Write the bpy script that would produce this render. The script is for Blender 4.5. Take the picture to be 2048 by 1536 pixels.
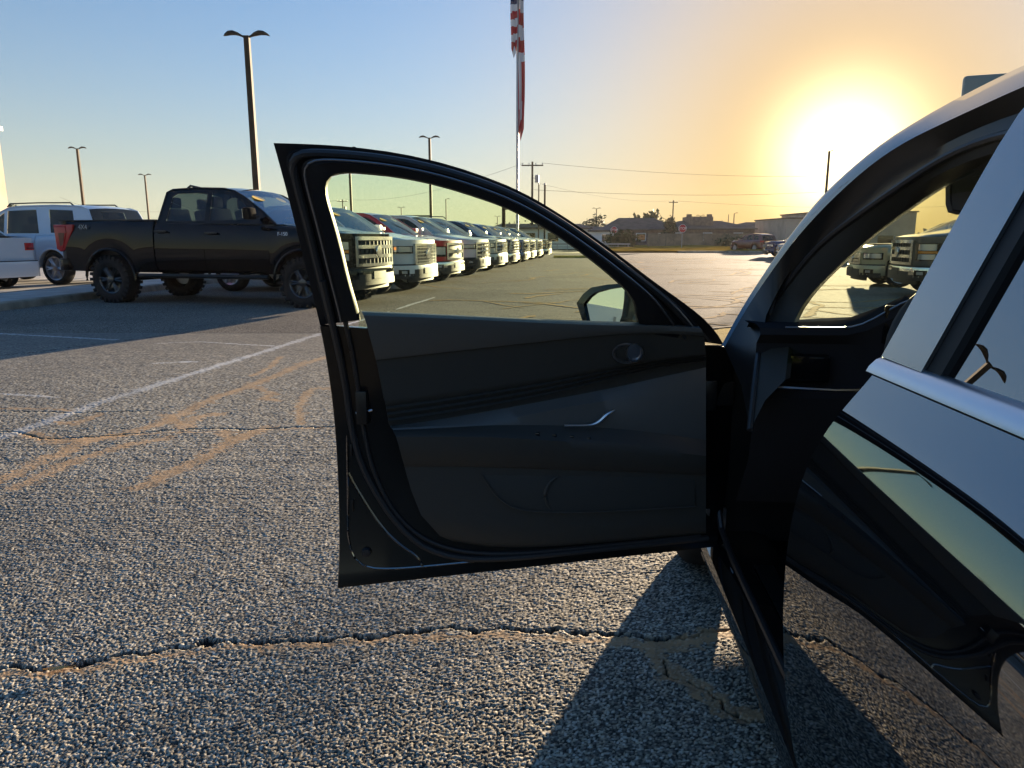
import bpy, bmesh, math, random
import numpy as np
from mathutils import Vector, Matrix, geometry
R = math.radians
random.seed(7)
for o in list(bpy.data.objects): bpy.data.objects.remove(o)
SC = bpy.context.scene
COL = SC.collection

# ------------------------------------------------------------------ camera
FPX, CH, PITCH = 1450.0, 1.15, math.atan(290 / 1450.0)
cam = bpy.data.cameras.new('camera'); camo = bpy.data.objects.new('camera', cam); COL.objects.link(camo)
camo.location = (0, 0, CH); camo.rotation_euler = (R(90) - PITCH, 0, 0)
cam.sensor_width = 36; cam.lens = 36 * FPX / 2048; cam.clip_start = .05; cam.clip_end = 6000
SC.camera = camo

# ------------------------------------------------------------------ light
SUN_AZ, SUN_EL = R(23.7), R(5.7)
SUN_DIR = Vector((math.sin(SUN_AZ) * math.cos(SUN_EL), math.cos(SUN_AZ) * math.cos(SUN_EL), math.sin(SUN_EL)))
SKY_STRENGTH, SUN_STRENGTH, EXPOSURE = 0.10, 4.8, 2.2
wd = bpy.data.worlds.new('World'); SC.world = wd; wd.use_nodes = True
wn, wl = wd.node_tree.nodes, wd.node_tree.links
wn.clear()
sky = wn.new('ShaderNodeTexSky'); sky.sky_type = 'NISHITA'; sky.sun_disc = False
sky.sun_elevation = SUN_EL; sky.sun_rotation = SUN_AZ
sky.altitude = 0; sky.air_density = 1.0; sky.dust_density = 1.0; sky.ozone_density = 5.0
wo = wn.new('ShaderNodeOutputWorld')
geo = wn.new('ShaderNodeTexCoord')
def wmath(op, a, b=None, clamp=False):
    m_ = wn.new('ShaderNodeMath'); m_.operation = op; m_.use_clamp = clamp
    for i_, v_ in enumerate((a, b)):
        if v_ is None: continue
        if isinstance(v_, (int, float)): m_.inputs[i_].default_value = v_
        else: wl.new(v_, m_.inputs[i_])
    return m_.outputs[0]
def wmix(f, a, b):
    m_ = wn.new('ShaderNodeMix'); m_.data_type = 'RGBA'
    wl.new(f, m_.inputs[0])
    for i_, v_ in ((6, a), (7, b)):
        if isinstance(v_, tuple): m_.inputs[i_].default_value = (*v_, 1)
        else: wl.new(v_, m_.inputs[i_])
    return m_.outputs[2]
# the clear sky, its contrast softened as the phone picture shows it
gm_ = wn.new('ShaderNodeGamma'); gm_.inputs[1].default_value = .715; wl.new(sky.outputs[0], gm_.inputs[0])
K_ = 1 / (SKY_STRENGTH * 2 ** EXPOSURE)
gain = wn.new('ShaderNodeMix'); gain.data_type = 'RGBA'; gain.blend_type = 'MULTIPLY'; gain.inputs[0].default_value = 1
wl.new(gm_.outputs[0], gain.inputs[6]); gain.inputs[7].default_value = (*[g * .1 ** .715 * K_ for g in (1.32, 1.60, 1.86)], 1)
# pale haze low over the horizon, all the way round, and the warm aureole round the low sun: they depend
# on the height above the horizon and on the angle to the sun only
dot = wn.new('ShaderNodeVectorMath'); dot.operation = 'DOT_PRODUCT'; dot.inputs[1].default_value = SUN_DIR
wl.new(geo.outputs['Generated'], dot.inputs[0])
sep = wn.new('ShaderNodeSeparateXYZ'); wl.new(geo.outputs['Generated'], sep.inputs[0])
cs_ = wmath('MAXIMUM', dot.outputs['Value'], 0.0)
low = wmath('POWER', math.exp(-6.43), wmath('MAXIMUM', sep.outputs[2], 0.0), True)
c_ = wmix(low, gain.outputs[2], tuple(v * K_ for v in (.73, .73, .52)))
c_ = wmix(wmath('MULTIPLY', wmath('POWER', cs_, 20.0), .86, True), c_, tuple(v * K_ for v in (.86, .445, .010)))
gl_ = wn.new('ShaderNodeMix'); gl_.data_type = 'RGBA'; gl_.blend_type = 'ADD'; gl_.inputs[0].default_value = 1
wl.new(c_, gl_.inputs[6])
sc_ = wn.new('ShaderNodeVectorMath'); sc_.operation = 'SCALE'; sc_.inputs[0].default_value = [v * K_ * 2.8 for v in (1, .86, .55)]
wl.new(wmath('POWER', cs_, 430.0), sc_.inputs[3]); wl.new(sc_.outputs[0], gl_.inputs[7])
bg = wn.new('ShaderNodeBackground'); bg.inputs['Strength'].default_value = SKY_STRENGTH
wl.new(gl_.outputs[2], bg.inputs[0]); wl.new(bg.outputs[0], wo.inputs[0])
sl = bpy.data.lights.new('sun', 'SUN'); sl.energy = SUN_STRENGTH; sl.angle = R(.6); sl.color = (1.0, .78, .53)
so = bpy.data.objects.new('sun', sl); COL.objects.link(so)
so.rotation_euler = (-SUN_DIR).to_track_quat('-Z', 'Y').to_euler()
vs = SC.view_settings
vs.view_transform = 'Standard'; vs.look = 'None'; vs.exposure = EXPOSURE; vs.gamma = 1; vs.use_curve_mapping = False
SC.cycles.use_denoising = True
SC.cycles.max_bounces = 10; SC.cycles.transparent_max_bounces = 24; SC.cycles.glossy_bounces = 5
SC.cycles.sample_clamp_indirect = 6

# ------------------------------------------------------------------ helpers
cP, sP = math.cos(PITCH), math.sin(PITCH)
def ray(px, py):
    """direction seen at a pixel of the 2048 x 1536 photograph"""
    x, u = px - 1024, 768 - py
    return Vector((x, FPX * cP + u * sP, u * cP - FPX * sP))
EYE = Vector((0, 0, CH))
def gnd(px, py, z=0.0):
    d = ray(px, py); return EYE + d * ((z - CH) / d.z)
def at_y(px, py, Y):
    d = ray(px, py); return EYE + d * (Y / d.y)

def tag(o, label=None, cat=None, group=None, kind=None):
    if label: o['label'] = label
    if cat: o['category'] = cat
    if group: o['group'] = group
    if kind: o['kind'] = kind
    return o
def thing(name, loc, rz, label, cat, group=None):
    o = bpy.data.objects.new(name, None); COL.objects.link(o)
    o.location = loc; o.rotation_euler = (0, 0, rz); o.empty_display_size = .2
    return tag(o, label, cat, group)

class MB:
    def __init__(s): s.v, s.f, s.m = [], [], []
    def add(s, verts, faces, mi=0):
        n = len(s.v); s.v += [tuple(p) for p in verts]
        for f in faces: s.f.append([i + n for i in f]); s.m.append(mi)
        return s
    def box(s, c, d, rot=None, mi=0):
        vs_ = [Vector((x * d[0] / 2, y * d[1] / 2, z * d[2] / 2)) for x in (-1, 1) for y in (-1, 1) for z in (-1, 1)]
        if rot is not None: vs_ = [rot @ q for q in vs_]
        c = Vector(c)
        return s.add([q + c for q in vs_], [(0, 1, 3, 2), (4, 6, 7, 5), (0, 4, 5, 1), (2, 3, 7, 6), (0, 2, 6, 4), (1, 5, 7, 3)], mi)
    def grid(s, rows, mi=0, cu=False, cv=False):
        nr, nc = len(rows), len(rows[0]); fs = []
        for i in range(nr if cu else nr - 1):
            for j in range(nc if cv else nc - 1):
                a, b = i, (i + 1) % nr; c_, d_ = j, (j + 1) % nc
                fs.append((a * nc + c_, a * nc + d_, b * nc + d_, b * nc + c_))
        return s.add([p for r in rows for p in r], fs, mi)
    def solid(s, rows, off, mi=0):
        """a sheet given thickness: off is a vector added for the back side"""
        off = Vector(off); A = [[Vector(p) for p in r] for r in rows]; B = [[p + off for p in r] for r in A]
        s.grid(A, mi); s.grid(B, mi)
        s.grid([A[0], B[0]], mi); s.grid([A[-1], B[-1]], mi)
        s.grid([[r[0] for r in A], [r[0] for r in B]], mi); s.grid([[r[-1] for r in A], [r[-1] for r in B]], mi)
        return s
    def tube(s, pts, r, n=8, mi=0, cap=True):
        pts = [Vector(p) for p in pts]; rows = []
        rr = r if isinstance(r, (list, tuple)) else [r] * len(pts)
        for i, p in enumerate(pts):
            t = (pts[min(i + 1, len(pts) - 1)] - pts[max(i - 1, 0)]).normalized()
            a = t.cross(Vector((0, 0, 1)))
            if a.length < .05: a = t.cross(Vector((1, 0, 0)))
            a.normalize(); b = t.cross(a)
            rows.append([p + (a * math.cos(2 * math.pi * k / n) + b * math.sin(2 * math.pi * k / n)) * rr[i] for k in range(n)])
        base = len(s.v); s.grid(rows, mi, cv=True)
        if cap:
            s.f.append([base + k for k in range(n)]); s.m.append(mi)
            e = base + (len(rows) - 1) * n
            s.f.append([e + k for k in range(n)][::-1]); s.m.append(mi)
        return s
    def lathe(s, prof, n=24, axis='y', c=(0, 0, 0), mi=0, closed=False):
        c = Vector(c); rows = []
        for r, h in prof:
            row = []
            for k in range(n):
                a = 2 * math.pi * k / n; u, w = r * math.cos(a), r * math.sin(a)
                row.append(c + (Vector((u, h, w)) if axis == 'y' else Vector((u, w, h)) if axis == 'z' else Vector((h, u, w))))
            rows.append(row)
        return s.grid(rows, mi, cu=closed, cv=True)
    def prism(s, poly, fn, a, b, mi=0):
        """polygon in 2D swept between depths a and b; fn(u, v, depth) gives the point"""
        n = len(poly)
        s.add([fn(u, w, a) for u, w in poly] + [fn(u, w, b) for u, w in poly],
              [list(range(n))[::-1], list(range(n, 2 * n))] + [(i, (i + 1) % n, n + (i + 1) % n, n + i) for i in range(n)], mi)
        return s
    def plate(s, outer, holes, fn, mi=0):
        loops = [[Vector((u, w, 0)) for u, w in L] for L in [outer] + holes]
        tris = geometry.tessellate_polygon(loops)
        flat = [p for L in loops for p in L]
        return s.add([fn(p.x, p.y) for p in flat], [list(t) for t in tris], mi)
    def build(s, name, mats, parent=None, bevel=0, smooth=38, label=None):
        me = bpy.data.meshes.new(name)
        me.from_pydata([tuple(p) for p in s.v], [], s.f)
        for m_ in (mats if isinstance(mats, (list, tuple)) else [mats]): me.materials.append(m_)
        me.polygons.foreach_set('material_index', s.m)
        bm = bmesh.new(); bm.from_mesh(me)
        bmesh.ops.remove_doubles(bm, verts=bm.verts, dist=1e-5)
        bmesh.ops.recalc_face_normals(bm, faces=bm.faces)
        if bevel:
            es = [e for e in bm.edges if len(e.link_faces) == 2 and e.calc_face_angle(0) > R(40)]
            bmesh.ops.bevel(bm, geom=es, offset=bevel, segments=2, affect='EDGES', profile=.6)
        bm.to_mesh(me); bm.free()
        if smooth:
            me.polygons.foreach_set('use_smooth', [True] * len(me.polygons))
            me.set_sharp_from_angle(angle=R(smooth))
        o = bpy.data.objects.new(name, me); COL.objects.link(o)
        if parent is not None: o.parent = parent
        if label: o['label'] = label
        return o

def resample(pts, n):
    pts = [Vector(p) for p in pts]; L = [0]
    for a, b in zip(pts, pts[1:]): L.append(L[-1] + (b - a).length)
    out, k = [], 0
    for i in range(n):
        t = L[-1] * i / (n - 1)
        while k < len(pts) - 2 and L[k + 1] < t: k += 1
        d = L[k + 1] - L[k]
        out.append(pts[k].lerp(pts[k + 1], 0 if d < 1e-9 else min(1, (t - L[k]) / d)))
    return out
def smooth_line(pts, n, it=3):
    """a curve through traced points with its corners rounded a little"""
    q = [Vector(p) for p in pts]
    for _ in range(it):
        r_ = [q[0]]
        for a, b in zip(q, q[1:]): r_ += [a.lerp(b, .25), a.lerp(b, .75)]
        q = r_ + [q[-1]]
    return resample(q, n)
def interp(tab, x):
    return float(np.interp(x, [a for a, b in tab], [b for a, b in tab]))

# ------------------------------------------------------------------ materials
def mat(name, col, rough=.5, metal=0, spec=.5, coat=0, coat_rough=.03, noise=None, bump=None, trans=None, emit=None):
    m = bpy.data.materials.new(name); m.use_nodes = True
    nt = m.node_tree; p = nt.nodes['Principled BSDF']
    p.inputs['Base Color'].default_value = (*col, 1); p.inputs['Roughness'].default_value = rough
    p.inputs['Metallic'].default_value = metal; p.inputs['Specular IOR Level'].default_value = spec
    p.inputs['Coat Weight'].default_value = coat; p.inputs['Coat Roughness'].default_value = coat_rough
    if noise or bump:
        tc = nt.nodes.new('ShaderNodeTexCoord')
    if noise:
        sc, amt = noise[:2]
        nz = nt.nodes.new('ShaderNodeTexNoise'); nz.inputs['Scale'].default_value = sc; nz.inputs['Detail'].default_value = 6
        nt.links.new(tc.outputs['Object'], nz.inputs['Vector'])
        mx = nt.nodes.new('ShaderNodeMix'); mx.data_type = 'RGBA'
        c2 = noise[2] if len(noise) > 2 else tuple(c * (1 - amt) for c in col)
        mx.inputs[6].default_value = (*c2, 1); mx.inputs[7].default_value = (*[min(1, c * (1 + amt * .5)) for c in col], 1)
        rp = nt.nodes.new('ShaderNodeValToRGB'); rp.color_ramp.elements[0].position = .35; rp.color_ramp.elements[1].position = .65
        nt.links.new(nz.outputs['Fac'], rp.inputs[0]); nt.links.new(rp.outputs[0], mx.inputs[0])
        nt.links.new(mx.outputs[2], p.inputs['Base Color'])
    if bump:
        sc, dist = bump
        nb = nt.nodes.new('ShaderNodeTexNoise'); nb.inputs['Scale'].default_value = sc; nb.inputs['Detail'].default_value = 4
        nt.links.new(tc.outputs['Object'], nb.inputs['Vector'])
        bp = nt.nodes.new('ShaderNodeBump'); bp.inputs['Distance'].default_value = dist; bp.inputs['Strength'].default_value = .6
        nt.links.new(nb.outputs['Fac'], bp.inputs['Height']); nt.links.new(bp.outputs[0], p.inputs['Normal'])
    if emit:
        p.inputs['Emission Color'].default_value = (*emit[0], 1); p.inputs['Emission Strength'].default_value = emit[1]
    return m
def glass(name, tint, rough=.0, ior=1.5, dust=0):
    m = bpy.data.materials.new(name); m.use_nodes = True
    nt = m.node_tree; nt.nodes.clear()
    out = nt.nodes.new('ShaderNodeOutputMaterial')
    tr = nt.nodes.new('ShaderNodeBsdfTransparent'); tr.inputs[0].default_value = (*tint, 1)
    gl = nt.nodes.new('ShaderNodeBsdfGlossy'); gl.inputs['Roughness'].default_value = rough
    fr = nt.nodes.new('ShaderNodeFresnel'); ge = nt.nodes.new('ShaderNodeNewGeometry'); mr = nt.nodes.new('ShaderNodeMapRange')
    mr.inputs[3].default_value = ior; mr.inputs[4].default_value = 1 / ior      # the same reflection from both sides of a thin pane
    nt.links.new(ge.outputs['Backfacing'], mr.inputs[0]); nt.links.new(mr.outputs[0], fr.inputs[0])
    mx = nt.nodes.new('ShaderNodeMixShader')
    nt.links.new(fr.outputs[0], mx.inputs[0]); nt.links.new(tr.outputs[0], mx.inputs[1]); nt.links.new(gl.outputs[0], mx.inputs[2])
    last_ = mx
    if dust:
        tc = nt.nodes.new('ShaderNodeTexCoord'); vo = nt.nodes.new('ShaderNodeTexVoronoi'); vo.inputs['Scale'].default_value = 55
        nt.links.new(tc.outputs['Object'], vo.inputs['Vector'])
        rp = nt.nodes.new('ShaderNodeValToRGB'); rp.color_ramp.elements[0].color = (dust * 5, dust * 5, dust * 5, 1)
        rp.color_ramp.elements[0].position = .05; rp.color_ramp.elements[1].position = .12; rp.color_ramp.elements[1].color = (dust, dust, dust, 1)
        nt.links.new(vo.outputs['Distance'], rp.inputs[0])
        df = nt.nodes.new('ShaderNodeBsdfTranslucent'); df.inputs[0].default_value = (.8, .8, .75, 1)
        m2 = nt.nodes.new('ShaderNodeMixShader')
        nt.links.new(rp.outputs[0], m2.inputs[0]); nt.links.new(mx.outputs[0], m2.inputs[1]); nt.links.new(df.outputs[0], m2.inputs[2]); last_ = m2
    nt.links.new(last_.outputs[0], out.inputs[0])
    return m
def paint(name, col, metal=.0, rough=.35, ior=1.5, crough=.02, spec=.25):
    m = mat(name, col, rough=rough, metal=metal, coat=1, coat_rough=crough, spec=spec)
    m.node_tree.nodes['Principled BSDF'].inputs['Coat IOR'].default_value = ior
    return m

M = dict(
    black_paint=paint('black_car_paint', (.004, .004, .005), ior=3.1, spec=0), truck_black=paint('black_truck_paint', (.0022, .0022, .0030), ior=1.36, spec=0),
    black_gloss=mat('black_gloss_trim', (.006, .006, .007), rough=.12),
    black_satin=mat('black_satin_metal', (.010, .010, .010), rough=.32, spec=.35),
    frame_black=mat('matt_black_frame', (.011, .011, .013), rough=.55, spec=.25), pillar_gloss=paint('glossy_pillar_black', (.006, .006, .007), ior=3.2, crough=.18), jamb_black=paint('black_jamb_paint', (.004, .004, .004), ior=1.3, crough=.15),
    rubber=mat('black_rubber', (.012, .012, .012), rough=.62, spec=.3),
    seal=mat('weather_seal_rubber', (.02, .02, .022), rough=.42, spec=.5),
    trim=mat('dark_grey_door_trim', (.085, .088, .086), rough=.44, spec=.5, bump=(900, .0006)),
    trim_soft=mat('soft_black_trim', (.046, .045, .041), rough=.6, spec=.25, bump=(700, .0008)),
    trim_low=mat('black_moulded_plastic', (.046, .045, .041), rough=.5, spec=.4, bump=(1200, .0008)), dash=mat('matt_dash_top', (.024, .024, .027), rough=.9, spec=0),
    headliner=mat('grey_headliner_cloth', (.10, .10, .105), rough=.9, bump=(600, .001)),
    seat=mat('charcoal_seat_cloth', (.02, .02, .022), rough=.85),
    chrome=mat('chrome', (.78, .78, .78), rough=.12, metal=1),
    satin_chrome=mat('satin_silver_metal', (.62, .64, .67), rough=.28, metal=1),
    steel=mat('grey_steel', (.30, .30, .31), rough=.45, metal=1),
    plastic=mat('black_plastic', (.016, .016, .017), rough=.55, spec=.35),
    tyre=mat('tyre_rubber', (.016, .016, .017), rough=.8, spec=.25, noise=(9, .4)),
    alloy=mat('silver_alloy', (.55, .55, .57), rough=.28, metal=1),
    black_rim=mat('black_wheel_paint', (.012, .012, .013), rough=.25, coat=.6),
    lens=mat('clear_lamp_lens', (.55, .58, .60), rough=.08, metal=.7),
    red_lens=mat('red_lamp_lens', (.50, .006, .010), rough=.25, coat=.15),
    dark_red=mat('dark_red_lens', (.13, .003, .005), rough=.25, coat=.15),
    amber=mat('amber_lens', (.85, .26, .02), rough=.15, coat=1),
    white_print=mat('white_print', (.75, .76, .78), rough=.4),
    sticker=mat('yellow_sticker', (.85, .55, .08), rough=.5),
    glass_clear=glass('windscreen_glass', (.80, .90, .82), ior=5.5), glass_dark=glass('dark_side_glass', (.13, .14, .15)),
    glass_tint=glass('tinted_car_glass', (.30, .32, .32)), glass_rear=glass('dark_tinted_rear_glass', (.10, .11, .11), ior=4.0),
    glass_mid=glass('lightly_tinted_glass', (.46, .50, .49)),
    glass_door=glass('green_door_glass', (.925, .99, .87), dust=.0),
    glass_front=glass('dusty_windscreen_glass', (.84, .92, .70), dust=.0),
    glass_black=mat('dark_privacy_glass', (.006, .007, .008), rough=.02, spec=.6),
    mirror=mat('mirror_glass', (.9, .93, .94), rough=.0, metal=1),
    underbody=mat('underbody_black', (.010, .010, .010), rough=.95, spec=.05),
)

# ------------------------------------------------------------------ the ground
def asphalt_material(name, use_attr):
    m = bpy.data.materials.new(name); m.use_nodes = True
    nt = m.node_tree; N, Lk = nt.nodes, nt.links; p = N['Principled BSDF']
    p.inputs['Roughness'].default_value = .75 if use_attr else .9; p.inputs['Specular IOR Level'].default_value = .16 if use_attr else .012
    tc = N.new('ShaderNodeTexCoord')
    big = N.new('ShaderNodeTexNoise'); big.inputs['Scale'].default_value = .55; big.inputs['Detail'].default_value = 5
    Lk.new(tc.outputs['Object'], big.inputs['Vector'])
    br = N.new('ShaderNodeValToRGB'); br.color_ramp.elements[0].position = .3; br.color_ramp.elements[1].position = .7
    br.color_ramp.elements[0].color = (.82, .81, .80, 1); br.color_ramp.elements[1].color = (1.12, 1.10, 1.06, 1)
    Lk.new(big.outputs['Fac'], br.inputs[0])
    mul = N.new('ShaderNodeMix'); mul.data_type = 'RGBA'; mul.blend_type = 'MULTIPLY'; mul.inputs[0].default_value = 1
    Lk.new(br.outputs[0], mul.inputs[7])
    if use_attr:
        at = N.new('ShaderNodeAttribute'); at.attribute_name = 'Col'; Lk.new(at.outputs['Color'], mul.inputs[6])
        nz = N.new('ShaderNodeTexNoise'); nz.inputs['Scale'].default_value = 600; nz.inputs['Detail'].default_value = 3
        Lk.new(tc.outputs['Object'], nz.inputs['Vector'])
        bp = N.new('ShaderNodeBump'); bp.inputs['Distance'].default_value = .0008; bp.inputs['Strength'].default_value = .7
        Lk.new(nz.outputs['Fac'], bp.inputs['Height']); Lk.new(bp.outputs[0], p.inputs['Normal'])
    else:
        vo = N.new('ShaderNodeTexVoronoi'); vo.inputs['Scale'].default_value = 105
        Lk.new(tc.outputs['Object'], vo.inputs['Vector'])
        sx = N.new('ShaderNodeSeparateColor'); Lk.new(vo.outputs['Color'], sx.inputs[0])
        rp = N.new('ShaderNodeValToRGB'); cr = rp.color_ramp
        cr.elements[0].position = 0; cr.elements[0].color = (.035, .034, .034, 1)
        cr.elements[1].position = 1; cr.elements[1].color = (.36, .32, .265, 1)
        e = cr.elements.new(.5); e.color = (.185, .175, .158, 1)
        Lk.new(sx.outputs[0], rp.inputs[0]); Lk.new(rp.outputs[0], mul.inputs[6])
        n2 = N.new('ShaderNodeTexNoise'); n2.inputs['Scale'].default_value = 38; n2.inputs['Detail'].default_value = 8
        Lk.new(tc.outputs['Object'], n2.inputs['Vector'])
        ad = N.new('ShaderNodeMath'); ad.operation = 'SUBTRACT'
        Lk.new(n2.outputs['Fac'], ad.inputs[0]); Lk.new(vo.outputs['Distance'], ad.inputs[1])
        bp = N.new('ShaderNodeBump'); bp.inputs['Distance'].default_value = .006; bp.inputs['Strength'].default_value = .25
        Lk.new(ad.outputs[0], bp.inputs['Height']); Lk.new(bp.outputs[0], p.inputs['Normal'])
    Lk.new(mul.outputs[2], p.inputs['Base Color'])
    return m
M['asphalt'] = asphalt_material('chip_seal_asphalt', False)
M['asphalt_near'] = asphalt_material('chip_seal_asphalt_close', True)
M['field'] = mat('dry_field_soil', (.16, .12, .06), rough=.95, noise=(.15, .4))
M['concrete'] = mat('pale_concrete', (.36, .35, .33), rough=.85, noise=(2.0, .25), bump=(60, .002))
M['kerb'] = mat('weathered_kerb_concrete', (.26, .24, .19), rough=.9, noise=(3.0, .45), bump=(40, .004))
M['dirt'] = mat('tan_crack_dust', (.33, .21, .095), rough=1, spec=.02, noise=(30, .35))
M['line_paint'] = mat('worn_white_line_paint', (.55, .55, .55), rough=1, spec=.02, noise=(18, .5, (.18, .18, .18)))
M['crack'] = mat('open_crack', (.012, .011, .010), rough=1, spec=.02)

def px_line(pts): return np.array([[*gnd(*p)[:2]] for p in pts])
# every line: points on the ground, half width, kind
LINES = []
def line(kind, half, pts): LINES.append((kind, half, px_line(pts)))
line('crack', .0075, [(-60, 1338), (0, 1338), (80, 1338), (150, 1333), (200, 1322), (260, 1310), (330, 1300), (400, 1288), (450, 1282), (520, 1289), (600, 1286), (690, 1276), (760, 1276), (830, 1264), (900, 1258), (960, 1264), (1060, 1263), (1130, 1265), (1180, 1268), (1240, 1274), (1320, 1279), (1400, 1272), (1480, 1256)])
line('dirt', .016, [(-60, 1352), (60, 1350), (120, 1346), (200, 1335), (330, 1313), (450, 1295), (560, 1298), (690, 1287), (830, 1277), (960, 1275), (1100, 1277), (1240, 1286), (1330, 1292), (1420, 1284), (1500, 1266)])
line('dirt', .030, [(1300, 1288), (1318, 1330), (1370, 1366), (1420, 1392), (1480, 1430), (1560, 1440), (1650, 1490)])
line('dirt', .034, [(1330, 1296), (1400, 1275), (1470, 1262), (1540, 1300)])
line('crack', .003, [(1318, 1322), (1345, 1352), (1390, 1376), (1430, 1398), (1480, 1432), (1560, 1462)])
line('dirt', .060, [(-40, 985), (0, 958), (60, 935), (130, 905), (180, 880), (230, 872)])
line('dirt', .050, [(40, 975), (100, 945), (170, 915), (260, 890), (330, 878)])
line('dirt', .055, [(60, 868), (120, 885), (230, 874), (320, 848), (360, 832), (420, 800), (500, 772), (560, 748), (600, 730), (660, 713)])
line('dirt', .045, [(330, 832), (372, 858), (390, 835), (440, 830)])
line('dirt', .055, [(280, 976), (340, 948), (400, 922), (450, 892), (490, 870), (535, 858)])
line('dirt', .050, [(450, 866), (470, 884), (500, 870)])
line('dirt', .035, [(600, 848), (598, 815), (612, 790), (625, 778), (668, 778)])
line('dirt', .040, [(515, 775), (545, 790), (525, 798), (550, 802)])
line('dirt', .030, [(505, 752), (540, 735), (560, 715)])
line('dirt', .020, [(-60, 818), (30, 818), (100, 818), (150, 824)])
line('crack', .006, [(-80, 824), (60, 824), (150, 827), (300, 823), (340, 815)])
line('crack', .007, [(-60, 864), (30, 864), (60, 870), (80, 878), (120, 880), (220, 873), (330, 862), (420, 858), (500, 860), (580, 856), (680, 854)])
line('dirt', .012, [(220, 876), (330, 866), (500, 864), (600, 858), (690, 857)])
line('dirt', .035, [(110, 845), (150, 850), (200, 830)])
line('crack', .012, [(-80, 652), (0, 653), (120, 657), (230, 660), (330, 661), (430, 662), (520, 665)])
line('crack', .010, [(-80, 715), (20, 710), (100, 701), (180, 690), (260, 680), (330, 672), (380, 666), (430, 658)])
line('paint', .050, [(-100, 910), (0, 876), (60, 857), (130, 832), (215, 801), (300, 775), (420, 737), (530, 703), (640, 668)])
line('paint', .030, [(-80, 664), (10, 668), (120, 674), (230, 680)])
line('paint', .022, [(318, 687), (400, 684), (500, 690), (545, 692)])
line('paint', .022, [(-60, 787), (20, 789), (110, 795)])
line('paint', .028, [(314, 727), (342, 726)]); line('paint', .028, [(362, 724), (392, 724)])

def dist_to(P, poly):
    """distance of many points to a polyline, only worked out near it"""
    best = np.full(len(P), 9.0)
    for a, b in zip(poly[:-1], poly[1:]):
        lo, hi = np.minimum(a, b) - .25, np.maximum(a, b) + .25
        k = np.where((P[:, 0] > lo[0]) & (P[:, 0] < hi[0]) & (P[:, 1] > lo[1]) & (P[:, 1] < hi[1]))[0]
        if not len(k): continue
        q = P[k]; d = b - a; t = np.clip(((q - a) @ d) / max(d @ d, 1e-9), 0, 1)
        best[k] = np.minimum(best[k], np.linalg.norm(q - a - t[:, None] * d, axis=1))
    return best
def hash2(i, j, s):
    v = np.sin(i * 127.1 + j * 311.7 + s * 74.7) * 43758.5453
    return v - np.floor(v)
def vnoise(P, scale, s):
    Q = P * scale; i = np.floor(Q); f = Q - i; f = f * f * (3 - 2 * f)
    a = hash2(i[:, 0], i[:, 1], s); b = hash2(i[:, 0] + 1, i[:, 1], s)
    c = hash2(i[:, 0], i[:, 1] + 1, s); d = hash2(i[:, 0] + 1, i[:, 1] + 1, s)
    return (a * (1 - f[:, 0]) + b * f[:, 0]) * (1 - f[:, 1]) + (c * (1 - f[:, 0]) + d * f[:, 0]) * f[:, 1]
Y0, Y1, U0, U1 = .95, 9.0, -1.08, .72      # the closely modelled patch: a fan y in [Y0, Y1], x in [U0*y, U1*y]
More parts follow.
